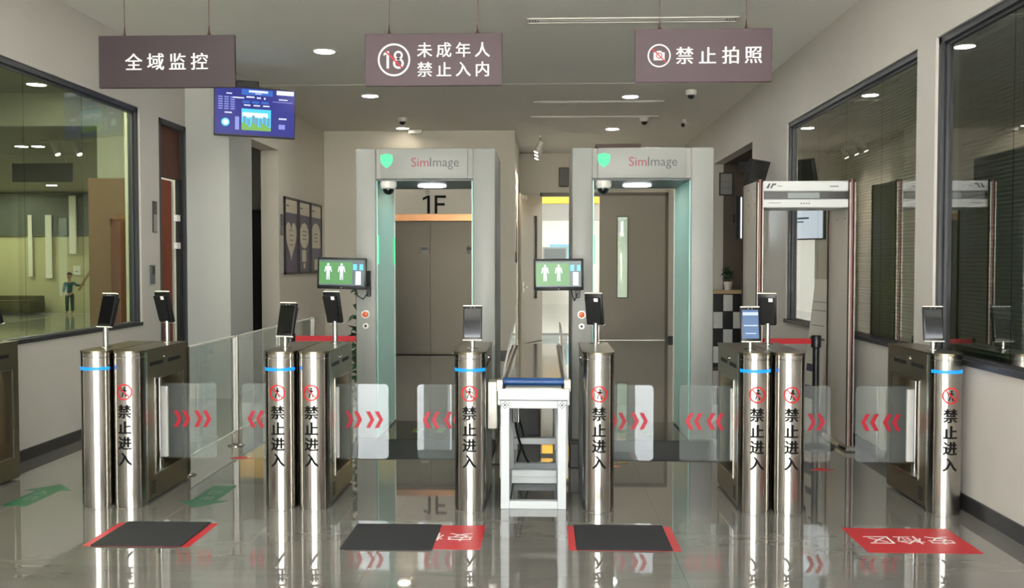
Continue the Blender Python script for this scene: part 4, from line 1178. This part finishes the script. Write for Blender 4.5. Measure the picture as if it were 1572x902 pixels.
# ------------------------------------------------------------------ metal detector
t = thing('metal_detector', 'grey walk-through metal detector arch by the right wall', 'detector', (2.155, 7.85, 0))
for s in (-1, 1):
    xo = s * 0.375
    b = B(); b.box(xo - 0.022, xo + 0.022, 0.04, 0.58, 0.02, 2.24, bev=0.012, seg=2)
    p = obj('side_panel', b, 'detector_grey', t)
    b = B(); b.cyl((xo, 0.03, 0.0), (xo, 0.03, 2.245), 0.028, n=20); b.cyl((xo, 0.59, 0.0), (xo, 0.59, 2.245), 0.028, n=20); obj('edge_profile', b, 'brown_metal', p)
    b = B()
    for dx in (-0.02, 0.02): b.box(xo + dx - 0.004, xo + dx + 0.004, 0.0, 0.012, 0.04, 2.22)
    obj('light_strip', b, 'detector_grey', p)
    b = B()
    for z in (2.18, 2.05, 1.93): 
        for yy in (0.12, 0.35): b.cyl((xo - 0.024, yy, z), (xo - 0.021, yy, z), 0.008, n=8)
    obj('screw', b, 'brand_grey', p)
    b = B(); b.box(xo - 0.05, xo + 0.05, -0.02, 0.64, 0.0, 0.05, bev=0.01); obj('foot', b, 'steel', p)
for z0, z1, m_, nm in ((2.15, 2.235, 'detector_white', 'top_bar'), (2.085, 2.15, 'detector_dark', 'display_strip'), (2.015, 2.085, 'detector_white', 'lower_bar')):
    b = B(); b.box(-0.352, 0.352, 0.06 if m_ == 'detector_dark' else 0.04, 0.5, z0, z1, bev=0.006 if m_ != 'detector_dark' else 0); p = obj(nm, b, m_, t)
    if nm == 'display_strip':
        b = B(); b.box(-0.14, 0.12, 0.056, 0.06, 2.095, 2.14); obj('readout', b, 'lcd_grey', p)
    if nm == 'top_bar':
        b = B(); b.prism([(-0.325, 2.175), (-0.30, 2.215), (-0.285, 2.215), (-0.30, 2.175)], 0.038, 0.0405); b.prism([(-0.29, 2.175), (-0.27, 2.215), (-0.235, 2.215), (-0.245, 2.2), (-0.262, 2.2), (-0.275, 2.175)], 0.038, 0.0405)
        b.box(-0.23, -0.19, 0.038, 0.0405, 2.19, 2.196, 1); b.box(0.2, 0.27, 0.038, 0.0405, 2.185, 2.195, 1); obj('logo', b, ['brand_grey', 'lcd_grey'], p)
    if nm == 'lower_bar':
        b = B()
        for k in range(4): b.disc((-0.035 + k * 0.022, 2.05), 0.006, 0.037, 0.0405, n=10)
        b.box(-0.3, -0.2, 0.038, 0.0405, 2.052, 2.056); obj('buttons', b, 'brand_grey', p)

# white board leaning under the window
t = thing('display_board', 'white printed board leaning on the right wall behind the red belt', 'board', (2.45, 8.85, 0), R(-78))
b = B(); rm = Matrix.Rotation(R(-7), 3, 'X')
b.box(-0.17, 0.17, -0.01, 0.01, 0, 1.42, rot=rm); pb = obj('panel', b, 'foam_board', t)
b = B()
for x0, x1, z0, z1, m_ in [(-0.14, -0.02, 0.85, 0.87, 0), (0.0, 0.14, 0.85, 0.87, 0), (-0.14, 0.1, 1.2, 1.206, 0), (-0.14, 0.1, 1.12, 1.126, 0), (-0.14, 0.1, 0.98, 0.986, 0), (-0.13, 0.05, 0.55, 0.62, 1), (-0.13, 0.1, 0.3, 0.42, 1)]:
    b.box(x0, x1, -0.012, -0.0105, z0, z1, m_, rot=rm)
obj('print', b, ['brand_grey', 'tv_tower_print'] if 'tv_tower_print' in M else ['brand_grey', 'poster_purple'], pb)

# ------------------------------------------------------------------ wall television
t = thing('wall_television', 'television with blue dashboard screen on the pale pillar at the left', 'television', (-3.24, 10.55, 3.245), R(21))
b = B(); b.box(-0.44, 0.44, -0.015, 0.035, -0.275, 0.275, bev=0.006); h = obj('housing', b, 'black_plastic', t, None, (0, R(1.0), 0))
b = B(); b.box(-0.43, 0.43, -0.0165, -0.0155, -0.255, 0.262); s = obj('screen', b, 'tv_blue', h)
b = B(); y0, y1 = -0.0185, -0.0168
def q(u0, u1, v0, v1, m_, d=0.0): b.box(-0.43 + 0.86 * u0, -0.43 + 0.86 * u1, y0 - d, y1 - d, 0.262 - 0.517 * v1, 0.262 - 0.517 * v0, m_)
q(0.33, 0.72, 0.02, 0.14, 1); q(0.42, 0.66, 0.04, 0.085, 2, 0.0005); q(0.5, 0.58, 0.1, 0.115, 2, 0.0005)
q(0.77, 0.99, 0.01, 0.1, 2); q(0.14, 0.21, 0.12, 0.145, 2)
for r in range(6):
    for c in range(3): q(0.04 + c * 0.075, 0.095 + c * 0.075, 0.2 + r * 0.05, 0.225 + r * 0.05, 3)
q(0.22, 0.36, 0.2, 0.225, 2, 0.0004); q(0.39, 0.49, 0.17, 0.2, 2); q(0.52, 0.57, 0.18, 0.21, 2); q(0.61, 0.63, 0.18, 0.22, 2)
for c in range(3): q(0.34 + c * 0.12, 0.43 + c * 0.12, 0.27, 0.32, 1); q(0.36 + c * 0.12, 0.44 + c * 0.12, 0.35, 0.375, 2)
q(0.33, 0.70, 0.44, 0.9, 4); q(0.34, 0.66, 0.52, 0.62, 2, 0.0003)
for k, (u, v) in enumerate([(0.35, 0.6), (0.40, 0.66), (0.46, 0.58), (0.5, 0.62), (0.55, 0.64), (0.6, 0.6), (0.65, 0.62)]): q(u, u + 0.038, v, 0.8, 5, 0.0006)
for k in range(9): q(0.33 + k * 0.041, 0.371 + k * 0.041, 0.74 + 0.04 * ((k * 7) % 3), 0.9, 6, 0.0009)
q(0.8, 0.91, 0.19, 0.21, 2); q(0.72, 0.98, 0.25, 0.262, 3); q(0.8, 0.9, 0.6, 0.63, 2); q(0.12, 0.21, 0.53, 0.555, 2)
q(0.8, 0.88, 0.74, 0.84, 3); q(0.25, 0.3, 0.62, 0.9, 3)
b.disc((-0.43 + 0.86 * 0.13, 0.262 - 0.517 * 0.75), 0.045, y0, y1, n=24, m=4)
b.disc((-0.43 + 0.86 * 0.13, 0.262 - 0.517 * 0.75), 0.03, y0 - 0.0006, y0 - 0.0001, n=24, m=2)
obj('screen_print', b, ['tv_blue', 'tv_bright_blue', 'tv_white', 'tv_lilac', 'tv_cyan', 'tv_tower', 'tv_leaf'], s)
b = B(); b.box(-0.4, 0.1, 0.035, 0.06, -0.12, 0.12); b.box(-0.40, -0.32, 0.05, 0.29, -0.05, 0.05); obj('wall_arm', b, 'black_plastic', t)
b = B(); b.box(-0.2, 0.05, 0.04, 0.13, 0.275, 0.36, bev=0.01); obj('junction_box', b, 'black_plastic', t)

# ------------------------------------------------------------------ left door, plates
b = B()
b.box(XL - 0.1, XL + 0.006, 10.66, 10.72, 0, 3.11); b.box(XL - 0.1, XL + 0.006, 9.97, 10.01, 0, 3.11); b.box(XL - 0.1, XL + 0.006, 9.97, 10.72, 3.05, 3.11)
dr = struct('door_1', b, 'window_frame')
b = B(); b.box(XL - 0.1, XL - 0.05, 10.01, 10.66, 2.5, 3.05); obj('transom', b, 'wood_door', dr)
b = B(); b.box(XL - 0.09, XL - 0.045, 10.01, 10.46, 0.01, 2.47, bev=0.003); lf = obj('leaf', b, 'wood_dark', dr)
b = B(); b.box(XL - 0.06, XL - 0.02, 10.56, 10.66, 0.0, 2.5); obj('dark_stop', b, 'black_gap', dr)
b = B(); b.box(XL - 0.046, XL - 0.042, 10.41, 10.46, 0.01, 2.47); obj('edge_strip', b, 'steel_light', lf)
for z in (1.72, 2.03): 
    b = B(); b.box(XL - 0.07, XL - 0.005, 10.46, 10.56, z, z + 0.07, bev=0.004); obj('lock_block', b, 'white_print', dr)
t = thing('sign_plate', 'narrow black and grey plate on the wall left of the brown door', 'sign', (XL, 9.83, 1.88))
b = B(); b.box(0.0, 0.012, -0.05, 0.05, 0.0, 0.33, bev=0.003); obj('plate', b, 'dark_skirting', t)
b = B(); b.box(0.012, 0.0135, -0.043, 0.043, 0.01, 0.19); obj('card', b, 'machine_groove', t)
t = thing('card_reader', 'dark card reader on the wall below the plate left of the brown door', 'card reader', (XL, 9.74, 1.34))
b = B(); b.box(0.0, 0.025, -0.045, 0.045, 0.0, 0.2, bev=0.006); obj('case', b, 'machine_grey', t)
b = B(); b.box(0.025, 0.0265, -0.035, 0.035, 0.1, 0.185); obj('pad', b, 'black_plastic', t)
# tall black cabinet in the opening
t = thing('tall_cabinet', 'tall black cabinet standing in the wall opening left of the posters', 'cabinet', (-4.36, 14.2, 0))
b = B(); b.box(-0.7, 0.36, -0.25, 0.3, 0.05, 2.35, bev=0.006); obj('carcass', b, 'black_plastic', t)
for x in (-0.69, -0.16):
    b = B(); b.box(x, x + 0.51, -0.272, -0.252, 0.08, 2.32, bev=0.004); d_ = obj('door', b, 'black_plastic', t)
    b = B(); b.cyl((x + (0.46 if x < -0.5 else 0.06), -0.285, 1.0), (x + (0.46 if x < -0.5 else 0.06), -0.285, 1.2), 0.008, n=8); obj('handle', b, 'steel_light', d_)
b = B(); b.box(-0.68, 0.34, -0.22, 0.28, 0, 0.05); obj('plinth', b, 'black_gap', t)

# posters on the left rear wall
def poster(y0, y1, kind, label):
    t = thing('framed_poster', label, 'poster', (XL2, (y0 + y1) / 2, 1.4), 0, 'framed posters on the left rear wall')
    L = (y1 - y0) / 2; Hh = 1.11
    b = B(); b.box(0, 0.03, -L, L, 0, 0.03); b.box(0, 0.03, -L, L, Hh - 0.03, Hh); b.box(0, 0.03, -L, -L + 0.03, 0, Hh); b.box(0, 0.03, L - 0.03, L, 0, Hh); obj('frame', b, 'black_plastic', t)
    b = B(); b.box(0, 0.012, -L + 0.03, L - 0.03, 0.03, Hh - 0.03); s = obj('sheet', b, 'poster_purple', t)
    b = B(); x0, x1 = 0.012, 0.0135
    b.box(x0, x1, -L + 0.03, L - 0.03, Hh - 0.22, Hh - 0.03, 0)
    b.box(x1, x1 + 0.0008, -L + 0.1, -L + 0.25, Hh - 0.13, Hh - 0.11, 1)
    w_ = L - 0.07
    if kind == 0:
        pts = []
        for i in range(40):
            a = 2 * PI * i / 40
            pts.append((w_ * (math.sin(a) ** 3), 0.52 + 0.33 * ((13 * math.cos(a) - 5 * math.cos(2 * a) - 2 * math.cos(3 * a) - math.cos(4 * a)) / 17)))
        b.prism(pts, x0, x1, 'YZ', 0)
        for k in range(4): b.box(x1, x1 + 0.0008, -0.1, 0.1, 0.42 + 0.07 * k, 0.43 + 0.07 * k, 1)
        for yy in (-0.2, 0.0, 0.17): b.box(x0, x1, yy, yy + 0.06, 0.05, 0.16 + 0.04 * (yy == 0), 2)
    elif kind == 1:
        b.prism([(w_ * (1 - 0.08 * (i % 2)) * math.cos(2 * PI * i / 24), 0.58 + 0.2 * (1 - 0.08 * (i % 2)) * math.sin(2 * PI * i / 24)) for i in range(24)], x0, x1, 'YZ', 0)
        b.box(x0, x1, -0.14, 0.1, 0.18, 0.36, 0); b.box(x0, x1, -0.05, 0.05, 0.08, 0.16, 0)
        for k in range(3): b.box(x1, x1 + 0.0008, -0.12, 0.12, 0.52 + 0.06 * k, 0.532 + 0.06 * k, 1)
    else:
        b.prism([(-w_, 0.4)] + [(-w_ * math.cos(PI * i / 16), 0.6 + 0.2 * math.sin(PI * i / 16)) for i in range(17)] + [(w_, 0.4)], x0, x1, 'YZ', 0)
        b.box(x0, x1, -0.1, 0.1, 0.05, 0.22, 0); b.box(x0, x1, -L + 0.03, L - 0.03, 0.34, 0.38, 2)
        for k in range(3): b.box(x1, x1 + 0.0008, -0.12, 0.12, 0.5 + 0.06 * k, 0.512 + 0.06 * k, 1)
    obj('print', b, ['poster_cream', 'brand_grey', 'poster_violet'], s)
poster(13.33, 14.06, 0, 'framed purple poster with a big cream heart, nearest of the three')
poster(14.1, 14.8, 1, 'framed purple poster with a scalloped cream label, middle of the three')
poster(14.83, 15.55, 2, 'framed purple poster with a cream arch, farthest of the three')
b = B(); b.box(0, 0.015, -0.05, 0.05, 0, 0.3, bev=0.003); b.box(0.015, 0.016, -0.035, 0.035, 0.02, 0.14, 1)
tag(obj('wall_plate', b, ['machine_grey', 'machine_groove'], None, (XL2, 13.22, 1.95)), 'small dark plate on the wall just left of the heart poster', 'sign')

# ------------------------------------------------------------------ elevator
b = B(); f = 0.11
b.box(EX0 - f, EX1 + f, YE - 0.03, YE + 0.16, EZ, EZ + f); b.box(EX0 - f, EX0, YE - 0.03, YE + 0.16, 0, EZ); b.box(EX1, EX1 + 0.03, YE - 0.03, YE + 0.16, 0, EZ)
dr = struct('door_2', b, 'copper')
mid = (EX0 + EX1) / 2
for x0, x1 in ((EX0, mid - 0.003), (mid + 0.003, EX1)):
    b = B(); b.box(x0, x1, YE + 0.17, YE + 0.2, 0.005, EZ); lf = obj('leaf', b, 'lift_door', dr)
    b = B(); xs_ = (x1 - 0.16) if x0 == EX0 else (x1 - 0.15)
    b.box(xs_, xs_ + 0.13, YE + 0.166, YE + 0.17, 1.72, 1.85); b.box(xs_ + 0.01, xs_ + 0.12, YE + 0.164, YE + 0.166, 1.78, 1.83, 1); obj('notice', b, ['machine_groove', 'brand_grey'], lf)
b = B(); b.box(EX0 - 0.1, EX1 + 0.1, YE, YE + 0.3, -0.02, 0.0); obj('sill', b, 'steel_side', dr)
b = B(); b.box(EX0 - 0.1, EX1 + 0.1, YE + 0.2, YE + 0.3, 0, EZ + 0.1); obj('shaft_wall', b, 'black_gap', dr)
t = thing('floor_number', 'black 1F with a small round mark above the elevator', 'sign', (-1.845, YE, 2.39))
b = B()
b.prism([(-0.115, 0.0), (-0.07, 0.0), (-0.07, 0.305), (-0.108, 0.305), (-0.19, 0.265), (-0.19, 0.222), (-0.115, 0.258)], -0.004, 0.0)
for r_ in ((0.01, 0.055, 0.0, 0.305), (0.05, 0.2, 0.263, 0.305), (0.05, 0.18, 0.135, 0.177)): b.box(r_[0], r_[1], -0.004, 0.0, r_[2], r_[3])
obj('numeral', b, 'ink_black', t)
b = B(); b.ring((-0.11, 0.365), 0.032, 0.04, -0.003, 0, n=24); b.box(-0.114, -0.106, -0.003, 0, 0.34, 0.385); b.box(-0.125, -0.095, -0.003, 0, 0.37, 0.377); obj('mark', b, 'brand_grey', t)

# ------------------------------------------------------------------ double doors at the end
b = B(); f = 0.07
b.box(DX0 - 0.0, DX1, YD - 0.03, YD + 0.2, DZ - f, DZ); b.box(DX0, DX0 + 0.04, YD - 0.03, YD + 0.2, 0, DZ); b.box(DX1 - 0.06, DX1, YD - 0.03, YD + 0.2, 0, DZ)
dr = struct('door_3', b, 'door_dark_frame')
def leaf_mesh(w_, h):
    """leaf in x 0..w_, with a tall vision slot"""
    b = B(); s0, s1, z0, z1 = w_ * 0.26, w_ * 0.42, 0.86, 2.5
    b.box(0, s0, -0.022, 0.022, 0.01, h); b.box(s1, w_, -0.022, 0.022, 0.01, h); b.box(s0, s1, -0.022, 0.022, 0.01, z0); b.box(s0, s1, -0.022, 0.022, z1, h)
    return b, (s0, s1, z0, z1)
b, q_ = leaf_mesh(1.37, DZ - f - 0.01)
lf = obj('leaf', b, 'fire_door', dr, (1.12, YD + 0.02, 0))
b = B(); b.box(q_[0], q_[1], -0.004, 0.004, q_[2], q_[3]); obj('vision_pane', b, 'door_pane', lf)
b = B(); b.box(q_[0] - 0.01, q_[0] + 0.012, -0.026, 0.026, q_[2], q_[3]); b.box(q_[1] - 0.012, q_[1] + 0.01, -0.026, 0.026, q_[2], q_[3]); b.box(q_[0], q_[1], -0.026, 0.026, q_[3] - 0.012, q_[3] + 0.01); b.box(q_[0], q_[1], -0.026, 0.026, q_[2] - 0.01, q_[2] + 0.012); obj('vision_frame', b, 'door_dark_frame', lf)
b, q_ = leaf_mesh(1.12, DZ - f - 0.01)
ang = math.atan2(-1.05, -0.40)
lf = obj('leaf', b, 'fire_door', dr, (-0.055, YD - 0.03, 0), (0, 0, ang))
b = B(); b.box(q_[0], q_[1], -0.004, 0.004, q_[2], q_[3]); obj('vision_pane', b, 'door_pane', lf)
b = B(); b.box(q_[0] - 0.01, q_[0] + 0.012, -0.026, 0.026, q_[2], q_[3]); b.box(q_[1] - 0.012, q_[1] + 0.01, -0.026, 0.026, q_[2], q_[3]); obj('vision_frame', b, 'door_dark_frame', lf)
b = B(); b.box(1.0, 1.08, 0.022, 0.034, 1.0, 1.2, bev=0.004); b.cyl((1.04, 0.034, 1.1), (1.04, 0.08, 1.1), 0.01, n=10); b.box(0.92, 1.05, 0.07, 0.09, 1.09, 1.11, bev=0.004); obj('lever_handle', b, 'steel_light', lf)
b = B(); b.box(0.9, 1.1, 0.022, 0.06, DZ - 0.2, DZ - 0.12, bev=0.004); obj('closer', b, 'steel_light', lf)
t = thing('wall_speaker', 'dark box speaker on the wall above the double doors', 'speaker', (0.40, YD, 3.1))
b = B(); b.box(-0.1, 0.1, -0.09, 0, 0, 0.38, bev=0.008); obj('cabinet', b, 'niche_brown', t)
b = B(); b.box(-0.085, 0.085, -0.094, -0.09, 0.02, 0.36); obj('grille', b, 'dark_skirting', t)

# washed wall: woven disc and poster on the passage wall
t = thing('wall_ornament', 'round woven ornament with a purple panel on the passage wall, seen edge-on', 'ornament', (XC, 16.35, 1.5))
b = B()
for k in range(5): b.ring((0, 0.42), 0.08 + 0.06 * k, 0.125 + 0.06 * k, 0.005, 0.02 + 0.004 * (k % 2), 'YZ', 32)
obj('disc', b, 'wood_panel', t)
b = B(); b.box(0.0, 0.03, -0.22, 0.16, 0.08, 0.68, bev=0.004); obj('panel', b, 'poster_purple', t)
t = thing('corner_notice', 'narrow blue and white notice on the passage wall corner', 'notice', (XC, 15.98, 1.75))
b = B(); b.box(0.0, 0.02, -0.1, 0.1, 0, 0.8, bev=0.003); obj('board', b, 'white_print', t)
b = B(); b.box(0.02, 0.022, -0.09, 0.09, 0.55, 0.75); obj('header', b, 'tv_bright_print' if 'tv_bright_print' in M else 'belt_blue', t)

# ------------------------------------------------------------------ bright hall beyond the doors
b = B()
b.box(-3.1, -3.0, YD + 0.2, 36, 0, 4.2); b.box(6.0, 6.1, YD + 0.2, 36, 0, 4.2); b.box(-3.1, 6.1, 36, 36.1, 0, 4.2)
b.box(-3.1, XC - 0.2, YD + 0.1, YD + 0.2, 0, 4.2); b.box(XR + 0.2, 6.1, YD + 0.1, YD + 0.2, 0, 4.2); b.box(-3.1, 6.1, YD + 0.1, YD + 0.2, 3.79, 4.2)
struct('wall_far_hall', b, 'bright_wall')
b = B(); b.box(-3.1, 6.1, YD + 0.2, 36.1, 4.1, 4.2); struct('ceiling_far_hall', b, 'bright_wall')
b = B(); b.box(-3.1, 6.1, YD + 0.2, 36.1, -0.12, -0.0); struct('floor_far_hall', b, 'polished_tile')
b = B(); b.box(-3.0, 6.0, 24.0, 24.3, 3.08, 4.1); struct('trim_beam', b, 'wall_yellow')
b = B(); b.box(0.22, 0.95, 35.96, 36.0, 1.5, 2.28); struct('trim_band', b, 'wall_blue')
b = B(); b.box(-3.0, 6.0, 30.0, 30.2, 2.92, 4.1); struct('trim_bulkhead', b, 'machine_groove')
for k, (x, y) in enumerate([(0.4, 21.6), (0.4, 26.6), (0.8, 32.5), (3.5, 22.0), (3.5, 28)]):  # panels added to make the far hall bright
    t = thing('added_fill_panel', ['added fill panel of the far hall just beyond the doors', 'added fill panel of the far hall behind the yellow beam', 'added fill panel at the end of the far hall', 'added fill panel of the far hall behind the closed door leaf', 'added fill panel deep in the far hall behind the closed door leaf'][k], 'ceiling light', (x, y, 4.1))
    b = B(); b.box(-0.62, 0.62, -0.62, 0.62, -0.03, 0); obj('frame', b, 'lamp_rim', t)
    b = B(); b.box(-0.58, 0.58, -0.58, 0.58, -0.036, -0.03); obj('diffuser', b, 'hall_fill', t)
t = thing('far_table', 'dark table with a chair far beyond the open door', 'table', (0.35, 30.5, 0))
b = B(); b.box(-0.6, 0.6, -0.3, 0.3, 0.72, 0.76, bev=0.005); obj('top', b, 'machine_grey', t)
for sx in (-0.55, 0.55):
    for sy in (-0.26, 0.26):
        b = B(); b.box(sx - 0.02, sx + 0.02, sy - 0.02, sy + 0.02, 0, 0.72); obj('leg', b, 'machine_grey', t)
b = B(); b.box(0, 0.9, 0, 0.05, 0, 1.15); b.box(0.06, 0.84, -0.004, 0, 0.62, 1.1, 1)
tag(obj('notice_stand', b, ['lcd_grey', 'machine_grey'], None, (-0.05, 34.5, 1.0)), 'grey framed board on the blue-banded wall far beyond the open door', 'board')
bpy.context.object if False else None

# ------------------------------------------------------------------ niche on the right
t = thing('niche_cabinet', 'low black and white chequered cabinet with light wood top in the dark niche', 'cabinet', (2.95, 14.3, 0))
b = B(); b.box(-0.42, 0.5, 0.0, 0.5, 0.02, 1.1); obj('carcass', b, 'black_plastic', t)
b = B(); b.box(-0.45, 0.53, -0.04, 0.52, 1.1, 1.15, bev=0.004); obj('top', b, 'wood_top', t)
for i in range(6):
    for j in range(4):
        if (i + j) % 2 == 0:
            b = B(); b.box(-0.40 + i * 0.148, -0.40 + i * 0.148 + 0.138, -0.012, 0.0, 0.06 + j * 0.26, 0.06 + j * 0.26 + 0.245, bev=0.003); obj('front_panel', b, 'pot_white', t)
def potted(x, y, z, n, h, label, spread=0.1, pot=True, name='potted_plant'):
    t = thing(name, label, 'plant', (x, y, z))
    if pot:
        b = B(); b.lathe([(0.05, 0), (0.065, 0.12), (0.07, 0.13), (0.062, 0.13), (0.058, 0.11)], n=20); obj('pot', b, 'pot_white', t)
    b = B(); b.tube([(0, 0, 0.02), (0.01, 0.0, h * 0.5), (-0.01, 0.01, h)], 0.008, 6); obj('stem', b, 'leaf_green', t)
    rnd = random.Random(hash(label) % 1000 if False else len(label))
    for k in range(n):
        a = rnd.uniform(0, 2 * PI); zz = rnd.uniform(0.15, h); L = rnd.uniform(0.7, 1.2) * spread; w_ = L * 0.28
        b = B(); vs = [b.bm.verts.new(p) for p in ((0, 0, 0), (L * 0.4, w_, 0.02), (L, 0, -0.03), (L * 0.4, -w_, 0.02), (L * 0.45, 0, 0.035))]
        for f in ((0, 4, 1), (1, 4, 2), (2, 4, 3), (3, 4, 0)): b.bm.faces.new([vs[i] for i in f])
        obj('leaf', b, 'leaf_green', t, (0, 0, zz), (rnd.uniform(-0.4, 0.4), rnd.uniform(-0.9, 0.3), a))
potted(2.78, 14.38, 1.15, 22, 0.3, 'small leafy plant in a white pot on the niche cabinet, left', 0.11)
potted(3.02, 14.12, 0.0, 40, 0.95, 'bushy dark plant standing before the niche cabinet', 0.16, True, 'floor_plant')
potted(-1.86, 9.35, 0.0, 70, 1.28, 'tall dark green plant behind the left post of the left scanner', 0.15, True, 'floor_plant')
t = thing('framed_picture', 'small grey framed picture on the dark niche wall', 'picture', (2.86, NY1, 2.62))
b = B(); b.box(-0.11, 0.11, -0.025, 0, 0, 0.36, bev=0.004); obj('frame', b, 'dark_skirting', t)
b = B(); b.box(-0.09, 0.09, -0.027, -0.025, 0.02, 0.34); pp = obj('print', b, 'machine_groove', t)
b = B(); b.box(-0.08, 0.08, -0.0285, -0.027, 0.2, 0.22); b.box(-0.08, 0.08, -0.0285, -0.027, 0.1, 0.13); obj('stripes', b, 'lcd_grey', pp)

# screens on the right wall
t = thing('wall_display', 'lit white display on a bracket on the right wall behind the metal detector', 'display', (2.40, 11.12, 1.83), R(48))
b = B(); b.box(-0.24, 0.24, -0.01, 0.05, 0, 0.5, bev=0.006); h = obj('housing', b, 'black_plastic', t)
b = B(); b.box(-0.23, 0.23, -0.0115, -0.0102, 0.015, 0.485); s = obj('screen', b, 'screen_white', h)
b = B(); b.box(-0.05, 0.2, -0.0125, -0.0116, 0.24, 0.26); b.box(0.02, 0.2, -0.0125, -0.0116, 0.2, 0.215); obj('screen_print', b, 'mon_slate', s)
b = B(); b.box(-0.04, 0.04, 0.05, 0.2, 0.2, 0.3); obj('bracket', b, 'black_plastic', t)
t = thing('upper_display', 'black display with downward tilted face high on the right wall by the niche', 'display', (2.45, 11.12, 2.49), R(48))
b = B(); b.box(-0.19, 0.19, -0.02, 0.05, 0, 0.27, bev=0.006, rot=Matrix.Rotation(R(18), 3, 'X')); h = obj('housing', b, 'black_plastic', t)
b = B(); b.box(-0.18, 0.18, -0.023, -0.0205, 0.02, 0.25, rot=Matrix.Rotation(R(18), 3, 'X')); obj('screen', b, 'screen_off', h)
b = B(); b.box(-0.04, 0.04, 0.03, 0.2, 0.15, 0.25); obj('bracket', b, 'black_plastic', t)
